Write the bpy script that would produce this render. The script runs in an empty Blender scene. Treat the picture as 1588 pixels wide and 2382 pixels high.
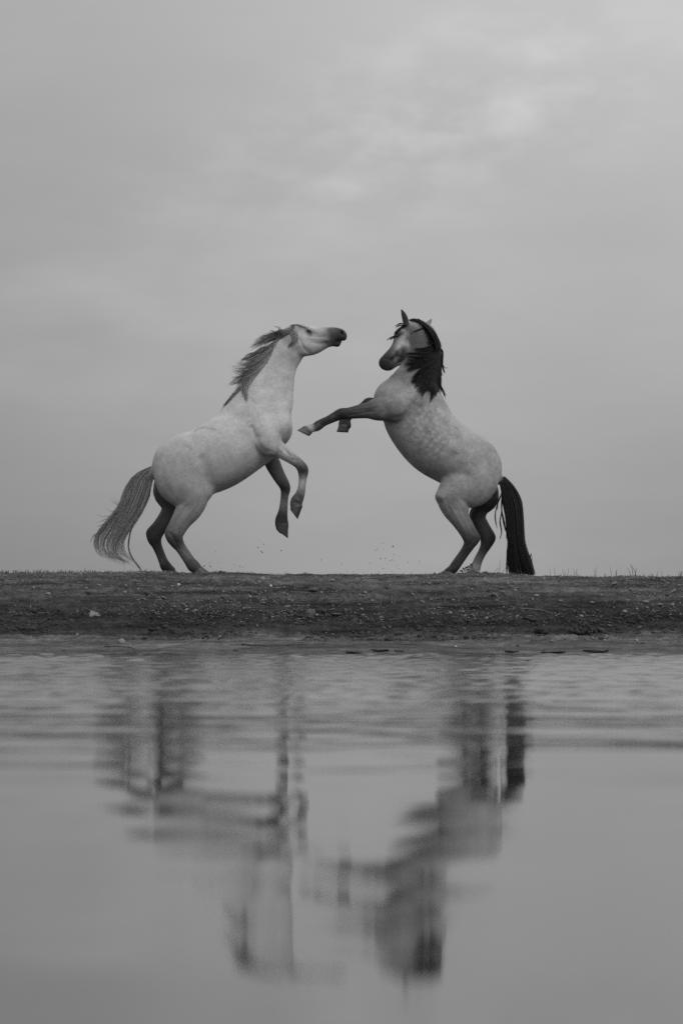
import bpy, math, random
import numpy as np
from mathutils import Vector

random.seed(7)
RNG = np.random.default_rng(11)
SC = bpy.context.scene
COL = SC.collection
R = math.radians

# ------------------------------------------------------------------ camera, sky, sun, exposure
FPX, W0, H0 = 9200.0, 1588.0, 2382.0
CAM_Y, CAM_Z, HORIZON = -40.0, 0.5, 1397.0
TILT = math.atan((HORIZON - H0 / 2) / FPX)
cam_d = bpy.data.cameras.new('camera')
cam = bpy.data.objects.new('camera', cam_d)
COL.objects.link(cam)
cam.location = (0, CAM_Y, CAM_Z)
cam.rotation_euler = (math.pi / 2 + TILT, 0, 0)
cam_d.sensor_fit = 'VERTICAL'
cam_d.sensor_height = 36.0
cam_d.lens = FPX / H0 * 36.0
cam_d.clip_start = 0.1
cam_d.clip_end = 20000
cam_d.dof.use_dof = True
cam_d.dof.focus_distance = 39.8
cam_d.dof.aperture_fstop = 2.8
SC.camera = cam

SUN_EL, SUN_AZ = 48.0, -28.0            # azimuth measured from the camera's back, positive to the left
w = bpy.data.worlds.new('World'); SC.world = w; w.use_nodes = True
nt = w.node_tree; nt.nodes.clear()
N = nt.nodes.new; L = nt.links.new
out = N('ShaderNodeOutputWorld')
sky = N('ShaderNodeTexSky'); sky.sky_type = 'NISHITA'; sky.sun_disc = False
sky.sun_elevation = R(SUN_EL); sky.sun_rotation = R(180 + SUN_AZ)
bw = N('ShaderNodeRGBToBW'); L(sky.outputs[0], bw.inputs[0])
bg1 = N('ShaderNodeBackground'); L(bw.outputs[0], bg1.inputs[0]); bg1.inputs[1].default_value = 0.015
# cloud sheet over it: brightness by direction
tc = N('ShaderNodeTexCoord')
sep = N('ShaderNodeSeparateXYZ'); L(tc.outputs['Generated'], sep.inputs[0])
def wm(op, a, b=None, c=None):
    n = N('ShaderNodeMath'); n.operation = op
    for i, v in enumerate((a, b, c)):
        if v is None: continue
        if isinstance(v, (int, float)): n.inputs[i].default_value = v
        else: L(v, n.inputs[i])
    return n.outputs[0]
def wnoise(scale, loc, detail, rough, scl):
    mp = N('ShaderNodeMapping'); L(tc.outputs['Generated'], mp.inputs[0])
    mp.inputs['Location'].default_value = loc
    mp.inputs['Rotation'].default_value = (0, R(-14), 0)
    mp.inputs['Scale'].default_value = scl
    n = N('ShaderNodeTexNoise'); n.inputs['Scale'].default_value = scale
    n.inputs['Detail'].default_value = detail; n.inputs['Roughness'].default_value = rough
    L(mp.outputs[0], n.inputs['Vector'])
    return n.outputs['Fac']
n1 = wnoise(9.0, (3.1, 0, 1.7), 3, .45, (1, 1, 2.2))
n2 = wnoise(22.0, (7.3, 0, 5.9), 5, .55, (1, 1, 2.8))
mask = wm('MULTIPLY', wm('SMOOTH_MIN', wm('MAXIMUM', wm('MULTIPLY', wm('SUBTRACT', n1, .50), 6.0), 0), 1, .2), 1)
SKY_L0 = 0.188
elev = wm('MAXIMUM', sep.outputs['Z'], 0)
val = wm('ADD', SKY_L0, wm('MULTIPLY', elev, 1.5))
val = wm('SMOOTH_MIN', val, 0.80, .15)
side = wm('MULTIPLY', wm('MULTIPLY', wm('TANH', wm('MULTIPLY', sep.outputs['X'], 8.0)), .125), wm('MINIMUM', wm('MULTIPLY_ADD', elev, 5.0, .2), .85))
val = wm('ADD', val, side)
glow = wm('EXPONENT', wm('MULTIPLY', wm('MULTIPLY', sep.outputs['X'], sep.outputs['X']), -190.0))   # thinner cloud low in the middle
glow = wm('MULTIPLY', glow, wm('MULTIPLY', wm('EXPONENT', wm('MULTIPLY', elev, -14.0)), wm('GREATER_THAN', sep.outputs['Y'], 0)))
val = wm('ADD', val, wm('MULTIPLY', glow, .10))
val = wm('ADD', val, wm('MULTIPLY', wm('SUBTRACT', n1, .5), 0.10))
val = wm('ADD', val, wm('MULTIPLY', wm('MULTIPLY', wm('SUBTRACT', n2, .42), mask), 0.16))
cxx = wm('SUBTRACT', sep.outputs['X'], .026)          # a brighter tear in the cloud sheet, up and to the right
czz = wm('SUBTRACT', wm('SUBTRACT', sep.outputs['Z'], .121), wm('MULTIPLY', cxx, .28))
tear = wm('EXPONENT', wm('MULTIPLY', wm('ADD', wm('POWER', wm('DIVIDE', cxx, .060), 2), wm('POWER', wm('DIVIDE', czz, .021), 2)), -1.0))
n3 = wnoise(55.0, (1.3, 0, 2.2), 5, .55, (1, 1, 2.2))
tear = wm('MULTIPLY', wm('MULTIPLY', tear, wm('MAXIMUM', wm('SUBTRACT', n3, .41), 0)), wm('GREATER_THAN', sep.outputs['Y'], 0))
val = wm('ADD', val, wm('MULTIPLY', tear, .34))
n4 = wnoise(30.0, (4.3, 0, 8.2), 4, .5, (1, 1, 5.0))
val = wm('ADD', val, wm('MULTIPLY', wm('SUBTRACT', n4, .5), .03))
bg2 = N('ShaderNodeBackground'); L(val, bg2.inputs[0]); bg2.inputs[1].default_value = 1.0
add = N('ShaderNodeAddShader'); L(bg1.outputs[0], add.inputs[0]); L(bg2.outputs[0], add.inputs[1])
L(add.outputs[0], out.inputs[0])

sun_d = bpy.data.lights.new('sun', 'SUN'); sun_d.energy = 1.2; sun_d.angle = R(25); sun_d.color = (1, 1, 1)
sun = bpy.data.objects.new('sun', sun_d); COL.objects.link(sun)
sd = Vector((math.sin(R(-SUN_AZ)) * math.cos(R(SUN_EL)), -math.cos(R(SUN_AZ)) * math.cos(R(SUN_EL)), math.sin(R(SUN_EL))))
sun.rotation_euler = sd.to_track_quat('Z', 'Y').to_euler()
SC.view_settings.view_transform = 'Standard'
SC.view_settings.look = 'None'
SC.view_settings.exposure = 0.0
SC.view_settings.gamma = 1.0
SC.view_settings.use_curve_mapping = False
SC.cycles.use_denoising = False
SC.cycles.max_bounces = 5

# ------------------------------------------------------------------ helpers
CT, ST = math.cos(TILT), math.sin(TILT)
def P(px, py, Y=0.0):
    """photograph pixel -> point on the vertical plane at depth Y"""
    xr, yr = (px - W0 / 2) / FPX, (H0 / 2 - py) / FPX
    dy, dz = CT - yr * ST, ST + yr * CT
    k = (Y - CAM_Y) / dy
    return (xr * k, Y, CAM_Z + dz * k)
PX = 40.0 / FPX                                       # metres per photograph pixel at the horses

def mat(name, color, rough=.7, spec=.3):
    m = bpy.data.materials.new(name); m.use_nodes = True
    b = m.node_tree.nodes['Principled BSDF']
    b.inputs['Base Color'].default_value = (color, color, color, 1)
    b.inputs['Roughness'].default_value = rough
    b.inputs['Specular IOR Level'].default_value = spec
    return m, m.node_tree, b

def mesh_obj(name, verts, faces, material, parent=None, smooth=True, attr=None):
    me = bpy.data.meshes.new(name)
    verts = np.asarray(verts, np.float32); faces = np.asarray(faces, np.int32)
    k = faces.shape[1]
    me.vertices.add(len(verts)); me.vertices.foreach_set('co', verts.ravel())
    me.loops.add(faces.size); me.loops.foreach_set('vertex_index', faces.ravel())
    me.polygons.add(len(faces))
    me.polygons.foreach_set('loop_start', np.arange(0, faces.size, k, dtype=np.int32))
    me.polygons.foreach_set('loop_total', np.full(len(faces), k, np.int32))
    if smooth: me.polygons.foreach_set('use_smooth', np.ones(len(faces), bool))
    me.update(calc_edges=True); me.validate()
    if attr:
        for an, av in attr.items():
            a = me.attributes.new(an, 'FLOAT', 'POINT'); a.data.foreach_set('value', np.asarray(av, np.float32))
    if material: me.materials.append(material)
    o = bpy.data.objects.new(name, me); COL.objects.link(o)
    if parent: o.parent = parent
    return o
def tag(o, label=None, cat=None, group=None, kind=None):
    for k, v in (('label', label), ('category', cat), ('group', group), ('kind', kind)):
        if v: o[k] = v
    return o
def empty(name, loc):
    e = bpy.data.objects.new(name, None); COL.objects.link(e); e.location = loc; e.empty_display_size = .1
    return e
def keep(o, parent):                                  # parent without moving
    o.parent = parent
    o.location = [-c for c in parent.location]
    return o

def vnoise(x, y, seed):
    xi, yi = np.floor(x).astype(np.int64), np.floor(y).astype(np.int64)
    fx, fy = x - xi, y - yi
    fx, fy = fx * fx * fx * (fx * (fx * 6 - 15) + 10), fy * fy * fy * (fy * (fy * 6 - 15) + 10)
    def h(a, b):
        n = (a * 374761393 + b * 668265263 + seed * 974634777) & 0xffffffff
        n = ((n ^ (n >> 13)) * 1274126177) & 0xffffffff
        n = ((n ^ (n >> 16)) * 2246822519) & 0xffffffff
        return ((n ^ (n >> 15)) & 0xffffff) / float(0xffffff)
    return (h(xi, yi) * (1 - fx) + h(xi + 1, yi) * fx) * (1 - fy) + (h(xi, yi + 1) * (1 - fx) + h(xi + 1, yi + 1) * fx) * fy
def fbm(x, y, octv, seed, gain=.5):
    s, a, t = 0, 1.0, 0
    for o in range(octv):
        s = s + a * (vnoise(x * 2 ** o + 17.3 * o, y * 2 ** o + 5.1 * o, seed + o) - .5); t += a; a *= gain
    return s / t

# ------------------------------------------------------------------ the bank (ground)
CREST_Y = -0.55
crest_px = [(-3000, 1334), (-600, 1330), (0, 1331), (200, 1329), (330, 1328), (420, 1331), (470, 1330), (500, 1328), (560, 1329), (640, 1334), (700, 1335),
            (800, 1333), (900, 1335), (1000, 1334), (1040, 1332), (1110, 1330), (1180, 1333), (1250, 1338), (1400, 1340), (1588, 1339), (2200, 1337), (4500, 1334)]
cx_ = np.array([P(a, b, CREST_Y)[0] for a, b in crest_px]); cz_ = np.array([P(a, b, CREST_Y)[2] for a, b in crest_px])
SHORE = -3.2
def ground_z(x, y, fine=True):
    x = np.asarray(x, float); y = np.asarray(y, float)
    zc = np.interp(x, cx_, cz_) - .012
    yy = y + .10 * fbm(x * .8, y * .3, 3, 5) * 2
    t = np.interp(yy, [-60, -6, -3.6, SHORE, -2.9, -2.35, -2.1, -1.8, -1.45, -1.0, -.75, CREST_Y, 0, .6, 3],
                      [-3.2, -.4, -.07, 0.0, .055, .125, .20, .40, .56, .85, .95, 1.0, 1.0, .985, .97])
    z = np.where(t < 0, t, t * zc / 1.0) if True else t
    z = np.where((t >= 0) & (t < .2), t, z)
    z = np.where((t >= .2) & (t < .4), t * (zc * (t - .2) / .2 + (.4 - t) / .2), z)
    bank = np.clip((yy + 2.45) / .25, 0, 1); crest = np.clip((yy - CREST_Y + .25) / .3, 0, 1) * .55
    z = z + .050 * fbm(x * 2.2, y * 3.5, 3, 21) * bank * (1 - crest * .8)
    z = z + .006 * fbm(x * 1.5, y * 4, 3, 33) * (1 - bank) * 2
    if fine:
        c = np.abs(fbm(x * 9, y * 12, 4, 41, .6))
        dirt = np.exp(-((yy + 1.9) / .33) ** 2)
        z = z + bank * (1 - crest) * (.030 + .05 * dirt) * (c - .07)
        z = z + bank * .014 * fbm(x * 30, y * 30, 3, 51, .7)
        z = z + np.clip((yy + 1.2) / .4, 0, 1) * (.016 * fbm(x * 5, y * 5, 3, 71) + .008 * np.maximum(fbm(x * 2.6, y * 3, 2, 75), .1) - .002)
        z = z + (1 - bank) * .004 * fbm(x * 14, y * 30, 3, 61, .6)
    return z

# far ground: everything beyond the detailed bank, with a gap cut for it (the sheet sits lower under it)
def ring_ground():
    xs = np.concatenate([-np.geomspace(9, 4000, 26)[::-1], np.linspace(-8, 8, 17), np.geomspace(9, 4000, 26)])
    ys = np.concatenate([[-60, -20, -8, -5, -3.6, -3.2, -2.9, -2.35, -2.1, -1.8, -1.45, -1.0, -.55, 0, .8], np.geomspace(1.5, 6000, 34)])
    X, Y = np.meshgrid(xs, ys, indexing='ij')
    Z = ground_z(X, Y, False)
    inner = (np.abs(X) < 8.6) & (Y > -4.2) & (Y < 1.3)
    Z = np.where(inner, Z - .25, Z)
    far = np.clip((Y - 3) / 40, 0, 1)
    Z = Z * (1 - far) + far * .55
    nx, ny = X.shape
    idx = np.arange(nx * ny).reshape(nx, ny)
    f = np.stack([idx[:-1, :-1], idx[1:, :-1], idx[1:, 1:], idx[:-1, 1:]], -1).reshape(-1, 4)
    return np.stack([X, Y, Z], -1).reshape(-1, 3), f

def tex(ntree, kind, **kw):
    n = ntree.nodes.new(kind)
    for k, v in kw.items(): n.inputs[k].default_value = v
    return n
m_ground, t, b = mat('gravelly earth', .1, .95, .15)
geo = t.nodes.new('ShaderNodeNewGeometry'); sp = t.nodes.new('ShaderNodeSeparateXYZ'); t.links.new(geo.outputs['Position'], sp.inputs[0])
def tmath(t, op, a, b_=None, c=None, clamp=False):
    n = t.nodes.new('ShaderNodeMath'); n.operation = op; n.use_clamp = clamp
    for i, v in enumerate((a, b_, c)):
        if v is None: continue
        if isinstance(v, (int, float)): n.inputs[i].default_value = v
        else: t.links.new(v, n.inputs[i])
    return n.outputs[0]
ns1 = tex(t, 'ShaderNodeTexNoise', Scale=2.3, Detail=6.0, Roughness=.65); t.links.new(geo.outputs['Position'], ns1.inputs['Vector'])
ns2 = tex(t, 'ShaderNodeTexNoise', Scale=38.0, Detail=5.0, Roughness=.75); t.links.new(geo.outputs['Position'], ns2.inputs['Vector'])
ns3 = tex(t, 'ShaderNodeTexNoise', Scale=9.0, Detail=5.0, Roughness=.7); t.links.new(geo.outputs['Position'], ns3.inputs['Vector'])
hz = tmath(t, 'ADD', sp.outputs['Z'], tmath(t, 'MULTIPLY', tmath(t, 'SUBTRACT', ns1.outputs['Fac'], .5), .22))
hr = t.nodes.new('ShaderNodeValToRGB'); t.links.new(hz, hr.inputs[0])
el = hr.color_ramp.elements
for p_, c_ in ((0.0, .045), (.10, .055), (.145, .06), (.20, .024), (.34, .013), (.45, .024), (.62, .045), (.85, .055)):
    e = el.new(p_); e.color = (c_, c_, c_, 1)
el.remove(el[0]); el.remove(el[-1])
mul = tmath(t, 'MULTIPLY', tmath(t, 'MULTIPLY', ns2.outputs['Fac'], ns3.outputs['Fac']), 4.2)
mul = tmath(t, 'POWER', mul, 1.5)
cc = tmath(t, 'MULTIPLY', hr.outputs[0], tmath(t, 'ADD', mul, .12))
smp = t.nodes.new('ShaderNodeMapping'); smp.inputs['Scale'].default_value = (.9, 3.0, 16.0); t.links.new(geo.outputs['Position'], smp.inputs[0])
stk = tex(t, 'ShaderNodeTexNoise', Scale=1.0, Detail=6.0, Roughness=.7); t.links.new(smp.outputs[0], stk.inputs['Vector'])
cc = tmath(t, 'MULTIPLY', cc, tmath(t, 'MAXIMUM', tmath(t, 'MULTIPLY_ADD', stk.outputs['Fac'], 4.6, -1.35), .25))
t.links.new(cc, b.inputs['Base Color'])
wetr = tmath(t, 'MULTIPLY_ADD', sp.outputs['Z'], 4.0, .42, clamp=True); t.links.new(wetr, b.inputs['Roughness'])
bp = t.nodes.new('ShaderNodeBump'); bp.inputs['Strength'].default_value = .5; bp.inputs['Distance'].default_value = .01
t.links.new(ns2.outputs['Fac'], bp.inputs['Height']); t.links.new(bp.outputs[0], b.inputs['Normal'])

xs = np.arange(-8.8, 8.81, .016)
ys = np.concatenate([np.arange(-4.4, -3.3, .08), np.arange(-3.3, .2, .016), np.arange(.2, 1.5, .05)])
X, Y = np.meshgrid(xs, ys, indexing='ij'); Z = ground_z(X, Y)
idx = np.arange(X.size).reshape(X.shape)
f = np.stack([idx[:-1, :-1], idx[1:, :-1], idx[1:, 1:], idx[:-1, 1:]], -1).reshape(-1, 4)
bank = mesh_obj('bank', np.stack([X, Y, Z], -1).reshape(-1, 3), f, m_ground); tag(bank, kind='structure')
v, f = ring_ground()
tag(mesh_obj('ground', v, f, m_ground), kind='structure')

def ground_hit(px, py):
    """where the sight line through a pixel meets the bank"""
    for Yq in np.arange(-3.6, 1.5, .02):
        p = P(px, py, Yq)
        if ground_z(p[0], Yq, False) >= p[2]: return (p[0], Yq, float(ground_z(p[0], Yq)))
    p = P(px, py, CREST_Y); return (p[0], CREST_Y, float(ground_z(p[0], CREST_Y)))

# ------------------------------------------------------------------ water
m_water, t, b = mat('calm water', .012, .05, .42)
b.inputs['IOR'].default_value = 1.33
geo = t.nodes.new('ShaderNodeNewGeometry')
mp = t.nodes.new('ShaderNodeMapping'); mp.inputs['Scale'].default_value = (.5, 2.2, 1); t.links.new(geo.outputs['Position'], mp.inputs[0])
nn = tex(t, 'ShaderNodeTexNoise', Scale=1.0, Detail=3.0); t.links.new(mp.outputs[0], nn.inputs['Vector'])
spw = t.nodes.new('ShaderNodeSeparateXYZ'); t.links.new(geo.outputs['Position'], spw.inputs[0])
rip = tmath(t, 'POWER', tmath(t, 'DIVIDE', tmath(t, 'SUBTRACT', spw.outputs['Y'], -30.0), 27.0, clamp=True), 1.6)      # wind ripple along the shore
t.links.new(tmath(t, 'ADD', tmath(t, 'MULTIPLY_ADD', nn.outputs['Fac'], .065, .006), tmath(t, 'MULTIPLY', rip, tmath(t, 'MULTIPLY_ADD', nn.outputs['Fac'], .3, .06))), b.inputs['Roughness'])

def wave_z(X, Y):
    d = Y - CAM_Y
    far = np.clip((d - 8) / 28, 0, 1)
    z = np.zeros_like(X)
    r = np.random.default_rng(8)
    # (wavelength, slope near, slope far, number, spread)
    for wl, sn, sf, n, spread in ((2.6, .0009, .008, 6, .30), (1.1, .0012, .020, 8, .45), (.5, .0009, .045, 10, .6), (.26, .0001, .075, 12, .7), (.15, .00003, .060, 10, .8)):
        fr = far ** 1.8 if wl < .8 else np.clip((d - 5) / 31, 0, 1) ** 1.35
        sl = (sn + (sf - sn) * fr) * math.sqrt(2.0 / n)
        fade = 1
        for _ in range(n):
            l_ = wl * r.uniform(.7, 1.4); th = math.pi / 2 + r.normal(0, spread); ph = r.uniform(0, 6.28)
            k = 2 * math.pi / l_
            z = z + sl * l_ / 6.283 * np.sin(k * (X * math.cos(th) + Y * math.sin(th)) + ph)
    swell = -.0049 * np.sin(.6 * (Y + 34.6)) * np.exp(-((Y + 34.6) / 4.5) ** 2)
    z = swell + z * (.45 + 1.3 * np.clip(fbm(X * .5, Y * .35, 3, 77) + .5, 0, 1))
    edge = np.clip((6.0 - np.abs(X)) / 1.0, 0, 1) * np.clip((Y + 39.5) / 1.0, 0, 1)
    return z * edge
xs = np.arange(-6.0, 6.001, .04); ys = np.arange(-39.5, -2.799, .03)
X, Y = np.meshgrid(xs, ys, indexing='ij'); Z = wave_z(X, Y); Z[0, :] = Z[-1, :] = 0; Z[:, 0] = 0
nx, ny = X.shape
idx = np.arange(X.size).reshape(X.shape)
f = np.stack([idx[:-1, :-1], idx[1:, :-1], idx[1:, 1:], idx[:-1, 1:]], -1).reshape(-1, 4)
V = np.stack([X, Y, Z], -1).reshape(-1, 3)
x0, x1, y0, y1 = xs[0], xs[-1], ys[0], ys[-1]
B = 3000.0
ext = np.array([(-B, -B, 0), (B, -B, 0), (B, y1, 0), (-B, y1, 0), (x0, y0, 0), (x1, y0, 0), (x1, y1, 0), (x0, y1, 0)])
n0 = len(V)
f2 = np.array([(0, 1, 5, 4), (1, 2, 6, 5), (3, 0, 4, 7)]) + n0
tag(mesh_obj('water', np.concatenate([V, ext]), np.concatenate([f, f2]), m_water), kind='structure')

# ------------------------------------------------------------------ implicit-surface modelling of the horses
H = .0065
def resample(ch, sub=4):
    a = np.array(ch, float); n = len(a)
    if n < 3: sub_a = a; return a
    o = []
    for i in range(n - 1):
        p0, p1, p2, p3 = a[max(i - 1, 0)], a[i], a[i + 1], a[min(i + 2, n - 1)]
        for s in range(sub):
            u = s / sub
            o.append(.5 * (2 * p1 + (p2 - p0) * u + (2 * p0 - 5 * p1 + 4 * p2 - p3) * u * u + (3 * p1 - p0 - 3 * p2 + p3) * u ** 3))
    o.append(a[-1]); o = np.array(o)
    o[:, 2] = np.maximum(o[:, 2], .002); o[:, 4] = np.maximum(o[:, 4], .002)
    return o
def chain_eval(A, X, Z):
    seg = [(A[i], A[i + 1]) for i in range(len(A) - 1)] if len(A) > 1 else [(A[0], A[0])]
    kk = max(.0025, .07 * float(A[:, 2].mean()))
    best = np.full(X.shape, 1e9); keep_ = []
    for p, q in seg:
        dx, dz = q[0] - p[0], q[1] - p[1]; l2 = dx * dx + dz * dz + 1e-12
        tt = np.clip(((X - p[0]) * dx + (Z - p[1]) * dz) / l2, 0, 1)
        D = np.hypot(X - p[0] - tt * dx, Z - p[1] - tt * dz)
        r = p[2] + tt * (q[2] - p[2])
        keep_.append((tt, D, r)); best = np.minimum(best, D - r)
    W = np.zeros(X.shape); outs = [np.zeros(X.shape) for _ in range(5)]
    for (p, q), (tt, D, r) in zip(seg, keep_):
        w_ = np.exp(-(D - r - best) / kk) * math.hypot(q[0] - p[0], q[1] - p[1]) + 1e-12; W += w_
        for o, v_ in zip(outs, (D, r, p[3] + tt * (q[3] - p[3]), p[4] + tt * (q[4] - p[4]), p[5] + tt * (q[5] - p[5]))): o += w_ * v_
    outs = [o / W for o in outs]
    outs[0] = best + outs[1]
    return outs
def d3(D, r, yc, bb, y):
    s = r / bb
    return (np.sqrt(D * D + ((y - yc) * s) ** 2) - r) * np.minimum(1, (1 / s) ** .8)

def cat2(a, sub=5):
    n = len(a); o = []
    for i in range(n - 1):
        p0, p1, p2, p3 = a[max(i - 1, 0)], a[i], a[i + 1], a[min(i + 2, n - 1)]
        for s in range(sub):
            u = s / sub; o.append(.5 * (2 * p1 + (p2 - p0) * u + (2 * p0 - 5 * p1 + 4 * p2 - p3) * u * u + (3 * p1 - p0 - 3 * p2 + p3) * u ** 3))
    return np.array(o + [a[-1]])
def stroke_weight(V, a, wd, near):
    if len(a) == 1: a = np.concatenate([a, a])
    d = np.full(len(V), 1e9); T = np.zeros(len(V)); n = len(a) - 1
    for i in range(n):
        p, q = a[i], a[i + 1]; e = q - p; l2 = (e @ e) + 1e-12
        t_ = np.clip(((V[:, 0] - p[0]) * e[0] + (V[:, 2] - p[1]) * e[1]) / l2, 0, 1)
        dd = np.hypot(V[:, 0] - p[0] - t_ * e[0], V[:, 2] - p[1] - t_ * e[1]); m = dd < d
        d = np.where(m, dd, d); T = np.where(m, (i + t_) / n, T)
    g = np.exp(-(d / wd) ** 2)
    if n > 1: g = g * np.clip(np.minimum(T, 1 - T) * 6 + .25, 0, 1)
    if near is True: g = g * (V[:, 1] < .02)
    if near is False: g = g * (V[:, 1] > .02)
    return g

class Sculpt:
    def __init__(self, view):
        self.u0, self.v0, self.sc = view; self.prims = []; self.relief = []; self.marks = []; self.dap = []
    def view(self, u0, v0, sc): self.u0, self.v0, self.sc = u0, v0, sc
    def pt(self, u, v):
        p = P(self.u0 + u / self.sc, self.v0 + v / self.sc); return p[0], p[2]
    def chain(self, pts, k=.03, sub=False, smooth=True):
        """pts: (u, v, r[view px], yc[m], b ratio to r or metres if <1.. , colour)"""
        a = []
        for u, v, r, yc, bb, c in pts:
            x, z = self.pt(u, v); rr = r / self.sc * PX
            a.append((x, z, rr, yc, bb * rr if bb >= .3 else bb, c))
        a = resample(a) if (smooth and len(a) > 2) else np.array(a)
        self.prims.append((a, k, sub))
    def _stroke(self, pts, wpx):
        a = np.array([self.pt(*p) for p in pts]); return (cat2(a) if len(a) > 2 else a, wpx / self.sc * PX)
    def groove(self, pts, wpx, amt, near=True): self.relief.append((*self._stroke(pts, wpx), amt, near))
    def mark(self, pts, wpx, fac, near=None): self.marks.append((*self._stroke(pts, wpx), fac, near))
    def dapple(self, pts, wpx): self.dap.append((*self._stroke(pts, wpx), 1.0, None))
    def mesh(self, name, material):
        allp = np.concatenate([a for a, _, s in self.prims if not s])
        mr = allp[:, 2].max()
        lo = np.array([(allp[:, 0] - allp[:, 2]).min(), (allp[:, 3] - allp[:, 4]).min(), (allp[:, 1] - allp[:, 2]).min()]) - .05
        hi = np.array([(allp[:, 0] + allp[:, 2]).max(), (allp[:, 3] + allp[:, 4]).max(), (allp[:, 1] + allp[:, 2]).max()]) + .05
        gx, gy, gz = (np.arange(lo[i], hi[i], H) for i in range(3))
        F = np.full((len(gx), len(gy), len(gz)), .12, np.float32)
        for a, k, s in self.prims:
            e = .075
            i0, i1 = np.searchsorted(gx, [(a[:, 0] - a[:, 2]).min() - e, (a[:, 0] + a[:, 2]).max() + e])
            j0, j1 = np.searchsorted(gy, [(a[:, 3] - a[:, 4]).min() - e, (a[:, 3] + a[:, 4]).max() + e])
            k0, k1 = np.searchsorted(gz, [(a[:, 1] - a[:, 2]).min() - e, (a[:, 1] + a[:, 2]).max() + e])
            X, Z = np.meshgrid(gx[i0:i1], gz[k0:k1], indexing='ij')
            D, r, yc, bb, c = [q.astype(np.float32)[:, None, :] for q in chain_eval(a, X, Z)]
            d = d3(D, r, yc, bb, gy[j0:j1].astype(np.float32)[None, :, None])
            G = F[i0:i1, j0:j1, k0:k1]
            if s: d = -d; h = np.maximum(k - np.abs(G - d), 0) / k; F[i0:i1, j0:j1, k0:k1] = np.maximum(G, d) + h * h * k / 4
            else: h = np.maximum(k - np.abs(G - d), 0) / k; F[i0:i1, j0:j1, k0:k1] = np.minimum(G, d) - h * h * k / 4
        for ax in range(3):
            F = .25 * (np.roll(F, 1, ax) + np.roll(F, -1, ax)) + .5 * F
        F -= .0032
        # height maps of the near and far side, for laying hair on the body
        ins = F < 0; anyi = ins.any(1)
        self.near = np.where(anyi, gy[ins.argmax(1)], np.nan); self.gx, self.gz = gx, gz
        # surface nets
        S = ins; C = [(0, 0, 0), (1, 0, 0), (0, 1, 0), (1, 1, 0), (0, 0, 1), (1, 0, 1), (0, 1, 1), (1, 1, 1)]
        n = tuple(q - 1 for q in F.shape)
        cnt = np.zeros(n, np.int8)
        for c in C: cnt += S[c[0]:c[0] + n[0], c[1]:c[1] + n[1], c[2]:c[2] + n[2]]
        act = (cnt > 0) & (cnt < 8); ids = np.full(n, -1, np.int32); I = np.argwhere(act); ids[act] = np.arange(len(I))
        val = [F[I[:, 0] + c[0], I[:, 1] + c[1], I[:, 2] + c[2]] for c in C]
        acc = np.zeros((len(I), 3)); num = np.zeros(len(I))
        for p in range(8):
            for q in range(p + 1, 8):
                if sum(abs(C[p][i] - C[q][i]) for i in range(3)) != 1: continue
                m = (val[p] < 0) != (val[q] < 0)
                tt = np.where(m, val[p] / np.where(m, val[p] - val[q], 1), 0)
                pos = np.array(C[p]) + tt[:, None] * (np.array(C[q]) - np.array(C[p]))
                acc += pos * m[:, None]; num += m
        V = (I + acc / num[:, None]) * H + lo
        faces = []
        for ax in range(3):
            sl0 = [slice(1, -1)] * 3; sl1 = [slice(1, -1)] * 3
            sl0[ax] = slice(0, -1); sl1[ax] = slice(1, None)
            s0, s1 = S[tuple(sl0)], S[tuple(sl1)]
            off = [1, 1, 1]; off[ax] = 0
            for flip, m in ((0, s0 & ~s1), (1, ~s0 & s1)):
                E = np.argwhere(m) + off
                b_, c_ = (ax + 1) % 3, (ax + 2) % 3
                def cid(db, dc):
                    Q = E.copy(); Q[:, b_] -= db; Q[:, c_] -= dc; return ids[Q[:, 0], Q[:, 1], Q[:, 2]]
                q = np.stack([cid(1, 1), cid(0, 1), cid(0, 0), cid(1, 0)], -1)
                faces.append(q[:, ::-1] if flip else q)
        Fc = np.concatenate(faces)
        # smoothing of the net
        e = np.concatenate([Fc[:, [0, 1]], Fc[:, [1, 2]], Fc[:, [2, 3]], Fc[:, [3, 0]]])
        for it in range(3):
            s_ = np.zeros_like(V); c2 = np.zeros(len(V))
            for k_ in range(3): s_[:, k_] = np.bincount(e[:, 0], V[e[:, 1], k_], len(V)) + np.bincount(e[:, 1], V[e[:, 0], k_], len(V))
            c2 = np.bincount(e.ravel(), minlength=len(V))
            V = V * .5 + .5 * s_ / c2[:, None]
        V0 = V.copy()
        fn = np.cross(V[Fc[:, 2]] - V[Fc[:, 0]], V[Fc[:, 3]] - V[Fc[:, 1]]); vn = np.zeros_like(V)
        for c in range(4):
            for k_ in range(3): vn[:, k_] += np.bincount(Fc[:, c], fn[:, k_], len(V))
        vn /= np.linalg.norm(vn, axis=1)[:, None] + 1e-12
        for a, wd, amt, nr in self.relief:
            V = V.copy(); V[:, 1] += vn[:, 1] * np.abs(vn[:, 1]) * amt * .55 * stroke_weight(V0, a, wd, nr)
        # coat colour, plus shade painted into far legs, from the stations nearest by
        wsum = np.zeros(len(V)); csum = np.zeros(len(V))
        for a, k, s in self.prims:
            if a[0, 5] < 0: continue
            m = (V[:, 0] > (a[:, 0] - a[:, 2]).min() - .06) & (V[:, 0] < (a[:, 0] + a[:, 2]).max() + .06) & (V[:, 2] > (a[:, 1] - a[:, 2]).min() - .06) & (V[:, 2] < (a[:, 1] + a[:, 2]).max() + .06)
            if not m.any(): continue
            D, r, yc, bb, c = chain_eval(a, V[m, 0], V[m, 2])
            d = d3(D, r, yc, bb, V[m, 1])
            if s: d = np.abs(d)
            wgt = np.exp(-np.clip(d, -.02 if s else -.05, 1) / .010)
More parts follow.
